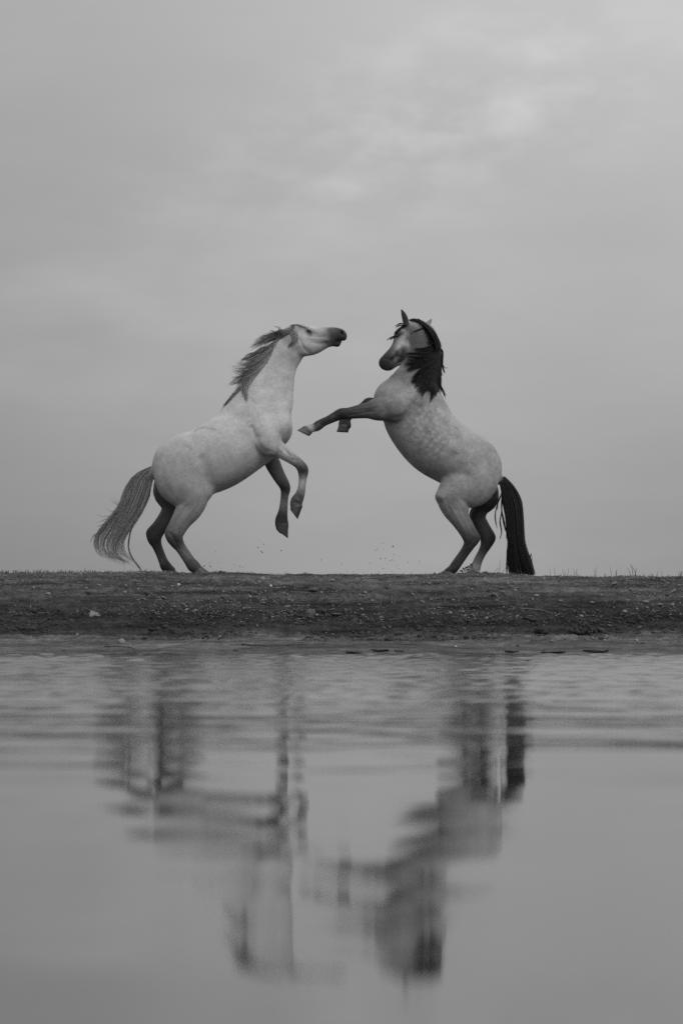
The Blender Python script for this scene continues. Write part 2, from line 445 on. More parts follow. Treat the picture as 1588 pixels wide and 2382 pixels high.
            wsum[m] += wgt; csum[m] += wgt * c
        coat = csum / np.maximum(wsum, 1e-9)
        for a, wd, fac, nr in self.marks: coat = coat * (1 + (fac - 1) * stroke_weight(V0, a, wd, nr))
        dp = np.zeros(len(V))
        for a, wd, fac, nr in self.dap: dp = np.maximum(dp, stroke_weight(V0, a, wd, nr))
        return mesh_obj(name, V, Fc, material, attr={'coat': coat, 'dapple': dp})
    def near_y(self, x, z):
        i = np.clip(np.round((x - self.gx[0]) / H).astype(int), 0, len(self.gx) - 1)
        k = np.clip(np.round((z - self.gz[0]) / H).astype(int), 0, len(self.gz) - 1)
        return self.near[i, k]

def coat_material(name, dapple, mott, tone=1.0):
    m, t, b = mat(name, .4, .62, .25)
    at = t.nodes.new('ShaderNodeAttribute'); at.attribute_name = 'coat'
    geo = t.nodes.new('ShaderNodeNewGeometry')
    a = tex(t, 'ShaderNodeTexNoise', Scale=7.0, Detail=5.0, Roughness=.62); t.links.new(geo.outputs['Position'], a.inputs['Vector'])
    c = tex(t, 'ShaderNodeTexNoise', Scale=38.0, Detail=4.0, Roughness=.7); t.links.new(geo.outputs['Position'], c.inputs['Vector'])
    vo = t.nodes.new('ShaderNodeTexVoronoi'); vo.feature = 'SMOOTH_F1'; vo.inputs['Scale'].default_value = 23.0; vo.inputs['Smoothness'].default_value = .35
    dist = t.nodes.new('ShaderNodeVectorMath'); dist.operation = 'MULTIPLY_ADD'
    t.links.new(c.outputs['Color'], dist.inputs[0]); dist.inputs[1].default_value = (.03, .03, .03); t.links.new(geo.outputs['Position'], dist.inputs[2])
    t.links.new(dist.outputs[0], vo.inputs['Vector'])
    f = tmath(t, 'MULTIPLY_ADD', tmath(t, 'SUBTRACT', a.outputs['Fac'], .5), mott * 1.9, 1.0)
    f = tmath(t, 'MULTIPLY_ADD', tmath(t, 'SUBTRACT', c.outputs['Fac'], .5), mott * 1.1, f)
    hr_ = tex(t, 'ShaderNodeTexNoise', Scale=85.0, Detail=3.0, Roughness=.7)
    hm = t.nodes.new('ShaderNodeMapping'); hm.inputs['Scale'].default_value = (1, 1, .45); t.links.new(geo.outputs['Position'], hm.inputs[0]); t.links.new(hm.outputs[0], hr_.inputs['Vector'])
    f = tmath(t, 'MULTIPLY_ADD', tmath(t, 'SUBTRACT', hr_.outputs['Fac'], .5), mott * 1.0, f)
    da = t.nodes.new('ShaderNodeAttribute'); da.attribute_name = 'dapple'
    net = tmath(t, 'SUBTRACT', .40, vo.outputs['Distance'])                  # light spot in a dark net
    dm = tmath(t, 'MULTIPLY', net, tmath(t, 'MULTIPLY', tmath(t, 'MULTIPLY_ADD', da.outputs['Fac'], 1.0, .18), tmath(t, 'MULTIPLY', a.outputs['Fac'], dapple)))
    f = tmath(t, 'ADD', f, dm)
    # flecks: small dark ticks in the coat
    fl = tex(t, 'ShaderNodeTexNoise', Scale=95.0, Detail=2.0); t.links.new(geo.outputs['Position'], fl.inputs['Vector'])
    fk = tmath(t, 'MULTIPLY', tmath(t, 'GREATER_THAN', fl.outputs['Fac'], .69), -.22)
    f = tmath(t, 'ADD', f, fk)
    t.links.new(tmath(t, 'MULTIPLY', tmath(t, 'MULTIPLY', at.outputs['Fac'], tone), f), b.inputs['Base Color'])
    bp = t.nodes.new('ShaderNodeBump'); bp.inputs['Strength'].default_value = .5; bp.inputs['Distance'].default_value = .012
    t.links.new(a.outputs['Fac'], bp.inputs['Height']); t.links.new(bp.outputs[0], b.inputs['Normal'])
    b.inputs['Sheen Weight'].default_value = .12; b.inputs['Sheen Roughness'].default_value = .5
    return m

def hoof(S, cf, cb, toe, heel, y, w1, w2, material, horse, label=None):
    rings = []
    c = [np.array(S.pt(*q)) for q in (cf, cb, toe, heel)]
    n = 20
    V, Fc = [], []
    lv = [-.25, 0, .12, .35, .6, .85, 1.0]
    for s in lv:
        f_, b_ = c[0] + (c[2] - c[0]) * s, c[1] + (c[3] - c[1]) * s
        mid, hf = (f_ + b_) / 2, (f_ - b_) / 2
        ww = w1 + (w2 - w1) * max(s, 0)
        sh = 1.0 if s >= 0 else .80
        if s == 0: sh = 1.03
        for i in range(n):
            a = 2 * math.pi * i / n
            ca, sa = math.cos(a), math.sin(a)
            wid = ww * (1 - .12 * ca * ca * (1 if ca > 0 else -1))
            V.append((mid[0] + hf[0] * ca * sh, y + wid * sa * sh, mid[1] + hf[1] * ca * sh))
    for j in range(len(lv) - 1):
        for i in range(n):
            Fc.append((j * n + i, j * n + (i + 1) % n, (j + 1) * n + (i + 1) % n, (j + 1) * n + i))
    m0 = len(V); mid = (c[2] + c[3]) / 2 * .85 + (c[0] + c[1]) / 2 * .15
    V.append((mid[0], y, mid[1])); base = (len(lv) - 1) * n
    for i in range(0, n, 2): Fc.append((base + i, base + (i + 1) % n, base + (i + 2) % n, m0))
    m1 = len(V); mid = (c[0] + c[1]) / 2; V.append((mid[0], y, mid[1]))
    for i in range(0, n, 2): Fc.append(((i + 2) % n, i + 1, i, m1))
    o = mesh_obj('hoof', V, Fc, material)
    keep(o, horse)
    if label: o['label'] = label
    return o

def cat(pts, M):
    a = np.array(pts, float); n = len(a); tt = np.linspace(0, n - 1, M); o = []
    for q in tt:
        i = min(int(q), n - 2); u = q - i
        p0, p1, p2, p3 = a[max(i - 1, 0)], a[i], a[i + 1], a[min(i + 2, n - 1)]
        o.append(.5 * (2 * p1 + (p2 - p0) * u + (2 * p0 - 5 * p1 + 4 * p2 - p3) * u * u + (3 * p1 - p0 - 3 * p2 + p3) * u ** 3))
    return np.array(o)

class Hair:
    def __init__(self): self.V, self.F, self.A, self.n = [], [], [], 0
    def strand(self, pts, r0, r1, shade):
        pts = np.asarray(pts); M = len(pts)
        tg = np.gradient(pts, axis=0); tg /= np.linalg.norm(tg, axis=1)[:, None] + 1e-9
        s = np.cross(tg, (0, 1, 0)); s /= np.linalg.norm(s, axis=1)[:, None] + 1e-9
        u = np.cross(s, tg)
        rr = (r0 + (r1 - r0) * np.linspace(0, 1, M) ** 1.5)[:, None]
        for a in (0, 2.094, 4.189):
            self.V.append(pts + rr * (math.cos(a) * s + math.sin(a) * u))
        b0 = self.n + np.arange(M - 1)
        for i in range(3):
            p, q = i * M, ((i + 1) % 3) * M
            self.F.append(np.stack([b0 + p, b0 + q, b0 + q + 1, b0 + p + 1], -1))
        self.A.append(np.full(3 * M, shade)); self.n += 3 * M
    def build(self, name, material, horse=None):
        o = mesh_obj(name, np.concatenate(self.V), np.concatenate(self.F), material, attr={'shade': np.concatenate(self.A)})
        if horse: keep(o, horse)
        return o
def hair_material(name, base):
    m, t, b = mat(name, base, .5, .3)
    at = t.nodes.new('ShaderNodeAttribute'); at.attribute_name = 'shade'
    t.links.new(tmath(t, 'MULTIPLY', at.outputs['Fac'], base), b.inputs['Base Color'])
    return m

def groom(Hr, S, view, guides, n, jit, ythick, lay=None, M=16, r0=.0017, r1=.0006, clumps=9, cut=(.75, 1.0), pull=.6, y0=0.0, shade=(.6, 1.4), curl=3.0, singles=False):
    """guides: lists of view pixels. strands run between neighbouring guides. lay: offset over the near side of the body"""
    S.view(*view)
    G = [cat(g, M) for g in guides]; sc = view[2]; T = np.linspace(0, 1, M)
    ng = len(G)
    for s in range(n):
        if singles or ng == 1: i = random.randrange(ng); wgt = 0.0; g2 = G[i]
        else: q = random.random() * (ng - 1); i = int(q); wgt = q - i; g2 = G[i + 1]
        cl = math.floor(wgt * clumps); rs = random.Random(i * 97 + cl * 13 + 5); wc = min(max((cl + .5 + rs.uniform(-.45, .45)) / clumps, 0), 1) if wgt else 0; pl_ = pull * rs.uniform(.35, 1.15)
        ww = wgt + (wc - wgt) * pl_ * T ** rs.uniform(.8, 2.0)
        ln = random.uniform(*cut) * (1 - .10 * rs.random()); tt = T * ln
        base = G[i] * (1 - ww[:, None]) + g2 * ww[:, None]
        base = np.stack([np.interp(tt, T, base[:, 0]), np.interp(tt, T, base[:, 1])], -1)
        a1, a2, ph = rs.uniform(-1, 1), rs.uniform(-1, 1), rs.uniform(0, 6.28)
        off = np.stack([a1 * T ** 2 * curl * 3.6 + curl * np.sin(T * 7 + ph) * T, a2 * T ** 2 * curl * 3.6 + curl * np.cos(T * 6 + ph) * T], -1) * sc / 4.9
        ph2 = random.uniform(0, 6.28)
        jo = np.array([random.gauss(0, 1), random.gauss(0, 1)]) * jit * sc / 4.9
        off2 = jo * (.45 + .8 * T[:, None] * (1 - pull * .5)) + np.stack([np.sin(T * 9 + ph2), np.cos(T * 8 + ph2)], -1) * jit * .35 * sc / 4.9 * T[:, None]
        uv = base + off + off2
        pts = np.array([S.pt(*q) for q in uv])
        yj = random.gauss(0, 1) * ythick
        if lay is not None:
            yy = S.near_y(pts[:, 0], pts[:, 1])
            cen = lay[1]
            yy = np.where(np.isnan(yy), cen, yy - lay[0])
            for _ in range(4): yy = np.convolve(np.pad(yy, 1, mode='edge'), [.25, .5, .25], 'valid')
            yk = S.near_y(pts[:, 0], pts[:, 1]) - .004
            yy = np.fmin(yy, np.where(np.isnan(yk), 9, yk))
            y = yy - abs(yj) * (.3 + .7 * T)
        else:
            y = y0 + yj * (.25 + .9 * np.sin(T * 2.2))
        Hr.strand(np.stack([pts[:, 0], y + 0 * T, pts[:, 1]], -1), r0 * random.uniform(.7, 1.3), r1, random.uniform(*shade) * (.5 + 1.0 * rs.random()))

def eyeball(S, u, v, r, y, horse, material):
    x, z = S.pt(u, v)
    n, V, Fc = 14, [], []
    for j in range(1, 9):
        for i in range(n):
            th, ph = math.pi * j / 9, 2 * math.pi * i / n
            V.append((x + r * math.sin(th) * math.cos(ph), y + r * .8 * math.cos(th), z + r * math.sin(th) * math.sin(ph)))
    for j in range(7):
        for i in range(n): Fc.append((j * n + i, j * n + (i + 1) % n, (j + 1) * n + (i + 1) % n, (j + 1) * n + i))
    keep(mesh_obj('eye', V, Fc, material), horse)

m_eye, _, _ = mat('wet dark eye', .006, .08, .6)
m_hoof, t, b = mat('dark hoof horn', .045, .5, .4)
m_hoof_pale, _, _ = mat('grey hoof horn', .09, .5, .4)
for m_ in (m_hoof, m_hoof_pale):
    t = m_.node_tree; b = t.nodes['Principled BSDF']; base = b.inputs['Base Color'].default_value[0]
    geo = t.nodes.new('ShaderNodeNewGeometry'); q = tex(t, 'ShaderNodeTexNoise', Scale=26.0, Detail=4.0)
    t.links.new(geo.outputs['Position'], q.inputs['Vector'])
    t.links.new(tmath(t, 'MULTIPLY', q.outputs['Fac'], base * 2), b.inputs['Base Color'])

V1 = (200, 700, 2.4123); V2 = (650, 700, 2.4123); V3 = (500, 720, 4.9); V4 = (840, 700, 6.533)
V5 = (580, 940, 7.35); V6 = (200, 1060, 4.9); V7 = (680, 880, 6.533); V8 = (980, 1060, 5.6)

# ------------------------------------------------------------------ pale grey horse (left)
A = Sculpt(V1)
c0 = .50
A.chain([(500, 985, 112, 0, .78, .36), (543, 925, 168, 0, .84, .40), (647, 906, 185, 0, .83, .46), (742, 866, 192, 0, .87, .50), (842, 802, 190, 0, .86, .50),
         (930, 745, 180, 0, .74, .50), (990, 705, 150, 0, .74, .50)], .03)
A.chain([(1000, 740, 140, 0, .85, .48), (1052, 716, 106, 0, 1.10, .47)], .03)                                   # breast
A.chain([(900, 660, 150, 0, .60, .52), (978, 590, 172, 0, .56, .54), (1008, 505, 153, 0, .50, .55), (1046, 415, 123, 0, .50, .55), (1088, 345, 98, 0, .56, .55), (1130, 280, 92, 0, .62, .50), (1162, 235, 84, 0, .66, .48)], .05)
# head
A.chain([(1165, 212, 74, 0, .85, .42), (1195, 222, 84, 0, .84, .50), (1256, 224, 80, 0, .78, .50), (1308, 213, 65, 0, .70, .44), (1352, 202, 52, 0, .72, .22), (1396, 196, 46, 0, .78, .045), (1428, 196, 34, 0, .95, .03)], .02)
A.chain([(1340, 225, 34, 0, .8, .3), (1385, 232, 22, 0, .9, .05), (1409, 239, 18, 0, 1.1, .03)], .012)       # lower lip
A.chain([(1190, 165, 32, -.085, .4, .42), (1225, 168, 30, -.085, .4, .45), (1262, 182, 22, -.075, .4, .40)], .02)    # brow ridge
A.chain([(1225, 245, 55, -.062, .035, .52)], .03)                                                                # cheek
A.chain([(1225, 245, 55, .062, .035, .52)], .03)
A.chain([(1270, 225, 9, -.08, .02, .40), (1350, 222, 8, -.055, .02, .2)], .02)                                   # facial crest
A.chain([(1426, 184, 26, 0, .95, .03), (1445, 204, 15, 0, 1.3, .03)], .01)
A.chain([(1432, 178, 9, -.040, .03, .006), (1438, 192, 7, -.040, .03, .006)], .008, True)
A.view(*V3)
A.chain([(1385, 350, 6, 0, .10, .012), (1440, 356, 9, 0, .10, .012), (1500, 376, 12, 0, .10, .012)], .006, True)
A.chain([(1070, 262, 13, -.098, .012, .03)], .012, True)                                                          # eye socket
A.chain([(1045, 245, 9, -.092, .02, .30), (1075, 236, 9, -.096, .02, .25), (1098, 262, 7, -.088, .02, .20)], .01)      # eyelid
# ears
A.chain([(768, 262, 26, .055, .5, .35), (742, 228, 22, .06, .4, .33), (726, 186, 6, .065, .6, .30)], .015)
A.chain([(862, 296, 30, -.055, .5, .30), (800, 272, 30, -.075, .42, .25), (750, 250, 20, -.08, .42, .2), (726, 238, 7, -.08, .6, .2)], .015)
A.chain([(835, 287, 10, -.102, .016, .05), (775, 265, 12, -.106, .016, .04)], .012, True)
# shoulder and near foreleg
A.view(*V1)
A.chain([(925, 660, 80, -.13, .09, .50), (985, 740, 84, -.18, .09, .48), (1030, 800, 58, -.19, .09, .40)], .045)
A.chain([(990, 800, 46, -.20, .085, .40), (1040, 830, 48, -.21, .08, .34)], .018)
A.chain([(1075, 620, 60, -.07, .09, .52), (1095, 700, 55, -.10, .09, .50)], .03)
A.view(*V5)
A.chain([(420, 720, 150, -.18, .50, .38), (545, 812, 122, -.19, .60, .40), (655, 888, 103, -.19, .68, .40), (760, 962, 88, -.19, .72, .30), (850, 1032, 82, -.19, .78, .14), (912, 1115, 88, -.19, .80, .055), (922, 1190, 80, -.19, .80, .06),
         (916, 1270, 64, -.19, .78, .28), (905, 1390, 60, -.19, .75, .36), (888, 1490, 66, -.19, .75, .24), (858, 1580, 80, -.19, .72, .12), (812, 1668, 98, -.19, .60, .07), (800, 1740, 92, -.19, .62, .10), (805, 1790, 80, -.19, .64, .08)], .015)
# far foreleg: black points, plus shade painted into the coat
A.chain([(330, 860, 130, .15, .60, .25), (400, 1020, 126, .17, .56, .12), (462, 1150, 112, .17, .58, .09), (530, 1270, 101, .17, .66, .09), (590, 1370, 90, .17, .75, .05), (612, 1450, 80, .17, .80, .03), (602, 1540, 65, .17, .80, .12),
         (590, 1650, 62, .17, .75, .16), (578, 1780, 69, .17, .75, .14), (560, 1880, 82, .17, .70, .05), (545, 1980, 103, .17, .60, .035), (552, 2060, 108, .17, .60, .05), (565, 2120, 90, .17, .62, .05)], .015)
# hindquarters
A.view(*V6)
A.chain([(1060, 200, 240, -.12, .155, .36), (1085, 270, 282, -.13, .150, .34), (1170, 395, 232, -.14, .145, .31), (1218, 500, 172, -.15, .130, .31), (1180, 612, 146, -.16, .105, .29), (1110, 722, 116, -.165, .085, .25), (1052, 820, 103, -.165, .070, .19), (1015, 905, 97, -.165, .062, .09),
         (1040, 980, 76, -.165, .052, .045), (1086, 1050, 58, -.165, .042, .08), (1141, 1130, 57, -.165, .042, .10), (1195, 1210, 60, -.165, .044, .07), (1236, 1262, 68, -.165, .048, .05), (1290, 1300, 46, -.165, .044, .05)], .03)
A.chain([(985, 850, 40, -.165, .03, .10), (952, 890, 38, -.165, .03, .05), (985, 940, 36, -.165, .03, .04)], .02)
A.chain([(1060, 200, 240, .12, .155, .36), (900, 400, 140, .15, .12, .16), (965, 545, 116, .16, .10, .11), (942, 650, 96, .16, .08, .12), (866, 770, 88, .16, .065, .11), (802, 852, 84, .16, .055, .06), (772, 930, 80, .16, .052, .035),
         (797, 1010, 56, .16, .042, .03), (838, 1110, 48, .16, .040, .06), (874, 1200, 50, .16, .042, .07), (912, 1270, 60, .16, .046, .03), (975, 1306, 38, .16, .042, .04)], .03)  # far hind leg: dark points, upper coat darkened to paint in shade
A.chain([(760, 835, 40, .16, .03, .05), (722, 878, 42, .16, .03, .03), (745, 935, 38, .16, .03, .03)], .02)
A.chain([(1390, 300, 60, -.10, .09, .34), (1380, 420, 62, -.11, .09, .33)], .06)     # stifle fold
A.view(*V1)
A.chain([(400, 945, 28, 0, 1, .35), (372, 965, 24, 0, .9, .2), (330, 1010, 20, 0, .8, .12)], .02)   # dock
A.view(*V1)
A.groove([(925, 700), (955, 765), (982, 832), (1035, 872)], 16, -.030)
A.groove([(1085, 740), (1112, 788), (1150, 775)], 10, -.022)
A.groove([(1000, 610), (1040, 690), (1060, 760)], 14, -.010)
A.groove([(1172, 320), (1150, 400), (1135, 500), (1105, 600)], 11, -.016)
A.groove([(1090, 250), (1030, 370), (985, 480), (940, 580)], 24, .010)
A.groove([(1120, 300), (1080, 400), (1045, 520)], 14, -.008)
A.groove([(640, 870), (672, 930), (695, 1000), (702, 1060)], 28, -.022)
A.groove([(425, 930), (440, 1010), (480, 1080), (530, 1140)], 16, -.008)
A.groove([(600, 960), (600, 1040), (580, 1110), (560, 1170)], 14, -.010)
A.groove([(650, 1110), (630, 1160)], 10, -.010)
for q in range(7): A.groove([(715 + q * 34, 800 - q * 22), (750 + q * 34, 880 - q * 20), (775 + q * 34, 960 - q * 21)], 10, .0008 + .0006 * (q % 3))
A.groove([(700, 700), (800, 690), (880, 640)], 20, -.006)
A.view(*V5)
A.groove([(420, 640), (540, 800), (640, 890), (760, 960)], 18, .010); A.groove([(590, 760), (700, 870), (820, 940)], 14, -.012)
A.groove([(300, 800), (430, 850), (560, 930), (720, 1010)], 14, -.008)
A.groove([(905, 1060), (930, 1130)], 22, .010); A.groove([(860, 1090), (880, 1190)], 12, -.010)
A.groove([(878, 1250), (868, 1370), (850, 1480)], 11, -.012); A.groove([(930, 1230), (915, 1400), (900, 1520)], 13, .006)
A.groove([(800, 1630), (850, 1660)], 24, .010); A.groove([(740, 1700), (800, 1690), (900, 1720)], 8, -.010)
A.groove([(620, 1400), (630, 1480)], 18, .010, False); A.groove([(560, 1600), (550, 1800)], 11, -.010, None)
A.view(*V6)
A.groove([(1280, 560), (1200, 650), (1130, 740), (1070, 840)], 18, .010); A.groove([(1180, 560), (1110, 660), (1040, 760), (985, 850)], 16, -.014)
A.groove([(960, 880), (1000, 930), (1030, 1000)], 14, -.014); A.groove([(1040, 900), (1060, 960)], 18, .010)
A.groove([(1050, 1030), (1110, 1120), (1180, 1220)], 10, -.010); A.groove([(1110, 1040), (1170, 1130), (1220, 1200)], 10, .007)
A.groove([(900, 640), (850, 760), (760, 880)], 18, -.010, False); A.groove([(790, 980), (830, 1100), (865, 1190)], 9, -.008, False)
A.view(*V3)
A.groove([(965, 330), (990, 410), (1035, 475), (1090, 515)], 15, -.014); A.groove([(1060, 330), (1150, 340), (1260, 340)], 10, .006)
A.groove([(1090, 360), (1180, 400), (1280, 380)], 22, -.007); A.groove([(955, 215), (985, 235)], 18, -.010); A.groove([(1020, 420), (1080, 440)], 34, .010)
A.mark([(1065, 265), (1085, 290)], 26, .30); A.mark([(1100, 250), (1180, 290), (1260, 300)], 34, .72); A.mark([(940, 520), (1020, 520), (1080, 510)], 22, .65)
A.mark([(1380, 350), (1440, 348), (1500, 362)], 7, .3); A.mark([(1290, 210), (1330, 330), (1260, 400)], 34, .55)
A.mark([(880, 470), (860, 560)], 30, .85)
A.view(*V1)
A.mark([(610, 735), (650, 715), (740, 728)], 8, .72); A.mark([(575, 815), (600, 840)], 9, .80); A.mark([(520, 1060), (600, 1090), (640, 1150)], 34, .80)
A.mark([(700, 1010), (760, 1040), (840, 1010), (930, 950)], 24, .82)  # darker coat along the belly underside, painting in its shade
A.view(*V5)
A.mark([(905, 1320), (890, 1440)], 30, 1.35); A.mark([(850, 1560), (880, 1600)], 34, .55); A.mark([(640, 800), (740, 930), (860, 960)], 22, .60, True); A.mark([(560, 850), (700, 950), (800, 1000)], 12, 1.5, True)
A.mark([(560, 1620), (565, 1760)], 22, 1.5, False)
A.view(*V6)
A.mark([(1090, 1060), (1150, 1140), (1190, 1190)], 18, 1.7, True); A.mark([(1020, 870), (1045, 830)], 22, 1.3, True); A.mark([(1060, 960), (1080, 1000)], 40, .55, True)
A.mark([(860, 1190), (885, 1240)], 18, 1.6, False)
m_coatA = coat_material('pale grey coat', .9, .46, .86)
rootA = empty('horse', P(420, 1330, 0)); tag(rootA, 'pale grey horse rearing on the left with raised head and blown back mane', 'horse')
keep(A.mesh('body', m_coatA), rootA)
A.view(*V3); eyeball(A, 1072, 262, .017, -.088, rootA, m_eye); eyeball(A, 1072, 262, .017, .088, rootA, m_eye)
A.view(*V5)
hoof(A, (908, 1765), (712, 1730), (828, 1978), (702, 1812), -.19, .048, .058, m_hoof, rootA)
hoof(A, (660, 2060), (448, 2052), (656, 2292), (452, 2140), .17, .048, .058, m_hoof, rootA)
A.view(*V6)
hoof(A, (1335, 1272), (1225, 1310), (1440, 1345), (1230, 1350), -.165, .046, .058, m_hoof, rootA)
hoof(A, (990, 1290), (900, 1320), (1075, 1348), (885, 1350), .16, .046, .058, m_hoof, rootA)

m_hairA = hair_material('grey mane hair', .25)
Hm = Hair()
groom(Hm, A, V3, [[(900, 195), (800, 240), (640, 270), (540, 300), (470, 350)], [(880, 230), (770, 280), (620, 320), (510, 380), (390, 445)], [(860, 260), (740, 320), (620, 360), (560, 400), (520, 440)]], 420, 13, .012, lay=(.006, 0), cut=(.4, 1.1), r1=.0003)
groom(Hm, A, V3, [[(760, 300), (640, 390), (480, 470), (350, 540), (265, 600)], [(700, 370), (590, 470), (460, 560), (370, 590), (310, 560)], [(690, 400), (590, 530), (430, 630), (320, 665), (180, 655)],
                  [(650, 450), (540, 610), (400, 690), (300, 720), (200, 690)], [(640, 520), (520, 650), (390, 745), (280, 790), (170, 845)], [(600, 580), (480, 720), (350, 800), (250, 840), (120, 865)]], 1300, 8, .014, lay=(.006, 0), cut=(.4, 1.05), clumps=6, r1=.0003, shade=(.4, 1.9))
groom(Hm, A, V3, [[(690, 400), (560, 480), (400, 500), (320, 560), (270, 605)], [(640, 420), (540, 430), (440, 490), (370, 530)], [(660, 470), (480, 620), (300, 650), (180, 655)], [(640, 520), (430, 680), (290, 690), (220, 690)], [(600, 600), (400, 740), (250, 780), (160, 850)], [(560, 640), (380, 790), (220, 845), (110, 860)], [(640, 440), (500, 540), (380, 575), (340, 545)]], 90, 5, .02, lay=(.006, 0), singles=True, cut=(.8, 1.05), r1=.0004)
groom(Hm, A, V3, [[(590, 600), (470, 730), (370, 810), (300, 850), (260, 880)], [(540, 660), (430, 790), (345, 890), (330, 960), (350, 1050)], [(570, 640), (440, 790), (385, 900), (378, 980), (385, 1075)]], 520, 6, .010, lay=(.006, 0), cut=(.5, 1.04), clumps=5, r1=.0003, shade=(.4, 1.9))
groom(Hm, A, V3, [[(430, 760), (330, 820), (260, 900), (170, 1020), (75, 1140)], [(440, 780), (340, 850), (280, 920), (190, 1010), (120, 1090)]], 260, 4, .006, lay=(.004, 0), cut=(.7, 1))
groom(Hm, A, V3, [[(690, 270), (650, 240), (600, 235)], [(720, 200), (690, 190), (660, 195)], [(700, 300), (540, 380), (420, 420)]], 26, 4, .01, lay=(.004, 0), singles=True)
Hm.build('mane', m_hairA, rootA)
Hf = Hair()
groom(Hf, A, V3, [[(850, 200), (915, 250), (940, 330), (895, 440)], [(820, 225), (870, 290), (890, 360), (820, 440)]], 260, 7, .004, lay=(.003, -.03), cut=(.6, 1), shade=(.9, 1.8))
groom(Hf, A, V3, [[(850, 185), (910, 175), (1000, 195), (1070, 240), (1090, 280)], [(860, 190), (930, 185), (1010, 205), (1060, 225)]], 50, 2, .003, lay=(.003, -.03), cut=(.6, 1), shade=(.7, 1.4))
Hf.build('forelock', m_hairA, rootA)
Ht = Hair()
groom(Ht, A, V6, [[(745, 128), (560, 215), (440, 380), (380, 550), (230, 740), (110, 880), (78, 1000), (105, 1100), (160, 1170)],
                  [(755, 130), (600, 225), (500, 400), (420, 600), (270, 790), (175, 950), (180, 1070), (270, 1180), (400, 1245)],
                  [(765, 140), (640, 250), (560, 450), (480, 650), (350, 850), (260, 1000), (280, 1120), (370, 1180), (450, 1195)],
                  [(770, 150), (680, 300), (620, 500), (530, 700), (420, 850), (330, 1000), (350, 1120), (450, 1190), (560, 1225)],
                  [(775, 160), (720, 320), (660, 520), (570, 700), (470, 850), (385, 1000), (400, 1110), (490, 1190), (600, 1270)],
                  [(778, 175), (740, 340), (690, 520), (610, 680), (510, 830), (430, 960), (430, 1070), (470, 1140), (540, 1200)]], 1050, 9, .035, r0=.0013, cut=(.5, 1.02), clumps=5, M=20, pull=1.05, y0=0, shade=(.5, 1.9), curl=6)
groom(Ht, A, V6, [[(740, 300), (700, 500), (610, 680), (530, 810), (497, 920), (485, 1040), (520, 1150), (590, 1250), (655, 1325)], [(740, 300), (690, 520), (600, 700), (530, 810), (500, 930), (490, 1060), (530, 1170), (600, 1260), (640, 1325)]], 70, 3, .012, cut=(.9, 1), M=20)
groom(Ht, A, V6, [[(560, 1220), (600, 1260), (630, 1310), (660, 1330)], [(330, 1120), (400, 1180), (430, 1230), (440, 1315)], [(560, 500), (470, 560), (370, 550), (270, 455)], [(470, 580), (400, 575), (300, 520), (265, 450)], [(420, 600), (300, 635), (190, 570)],
                  [(380, 630), (300, 680), (170, 685), (90, 630)], [(330, 680), (180, 740), (50, 800)], [(300, 740), (180, 790), (100, 810)], [(740, 330), (720, 470), (660, 600), (615, 670)], [(250, 850), (100, 900), (45, 980), (30, 1050)],
                  [(560, 480), (520, 530), (470, 530), (430, 480)]], 170, 5, .012, singles=True, cut=(.5, 1), shade=(.5, 1.4), r0=.0009, r1=.0002)
Ht.build('tail', m_hairA, rootA)

# ------------------------------------------------------------------ dappled darker horse (right)
Bh = Sculpt(V2)
Bh.chain([(1125, 962, 118, 0, .80, .27), (1070, 920, 165, 0, .86, .30), (970, 864, 171, 0, .90, .31), (884, 807, 179, 0, .91, .32), (820, 739, 181, 0, .88, .31), (767, 652, 182, 0, .78, .29), (745, 600, 165, 0, .74, .28)], .03)
Bh.chain([(720, 600, 140, 0, .85, .24), (655, 560, 127, 0, .95, .22)], .025)
Bh.chain([(752, 560, 150, 0, .62, .24), (749, 482, 138, 0, .60, .22), (769, 412, 128, 0, .52, .20), (795, 345, 108, 0, .54, .16), (804, 275, 96, 0, .56, .11), (795, 205, 84, .0, .60, .15), (770, 165, 60, 0, .75, .22)], .03)
Bh.view(*V4)
Bh.chain([(700, 430, 100, 0, .85, .25), (675, 465, 100, -.01, .82, .25), (622, 565, 118, -.015, .72, .27), (590, 680, 116, -.02, .66, .26), (530, 775, 108, -.02, .62, .14), (460, 845, 102, -.02, .58, .06), (395, 910, 98, -.02, .56, .025), (367, 948, 97, -.02, .56, .02), (395, 988, 74, -.02, .60, .02)], .02)
Bh.chain([(640, 700, 80, -.05, .07, .26), (600, 855, 84, -.03, .07, .05)], .02)
Bh.chain([(520, 900, 50, -.02, .05, .12), (455, 990, 50, -.02, .04, .03)], .02)
Bh.chain([(600, 470, 40, -.075, .025, .18), (540, 500, 34, -.075, .022, .10)], .015)
Bh.chain([(535, 538, 17, -.105, .012, .02)], .012, True)
Bh.chain([(562, 720, 20, -.090, .02, .22), (470, 850, 18, -.070, .02, .07)], .02)
Bh.chain([(310, 935, 14, -.085, .02, .01)], .01, True)
Bh.chain([(330, 1010, 5, -.09, .04, .01), (425, 985, 5, -.09, .04, .01)], .008, True)
Bh.chain([(685, 400, 36, -.06, .5, .10), (676, 330, 42, -.07, .45, .04), (650, 240, 37, -.08, .42, .03), (624, 178, 22, -.085, .5, .03), (606, 140, 9, -.09, .7, .03)], .015, smooth=True)
Bh.chain([(290, 1085, 40, 0, .28, -1), (430, 1104, 38, 0, .28, -1), (500, 1055, 30, 0, .28, -1), (560, 1004, 20, 0, .28, -1), (604, 968, 8, 0, .28, -1)], .006, True)
Bh.chain([(975, 400, 50, .09, .4, .2), (1015, 340, 36, .10, .4, .22), (1056, 284, 18, .11, .5, .22), (1074, 260, 8, .115, .7, .22)], .010)
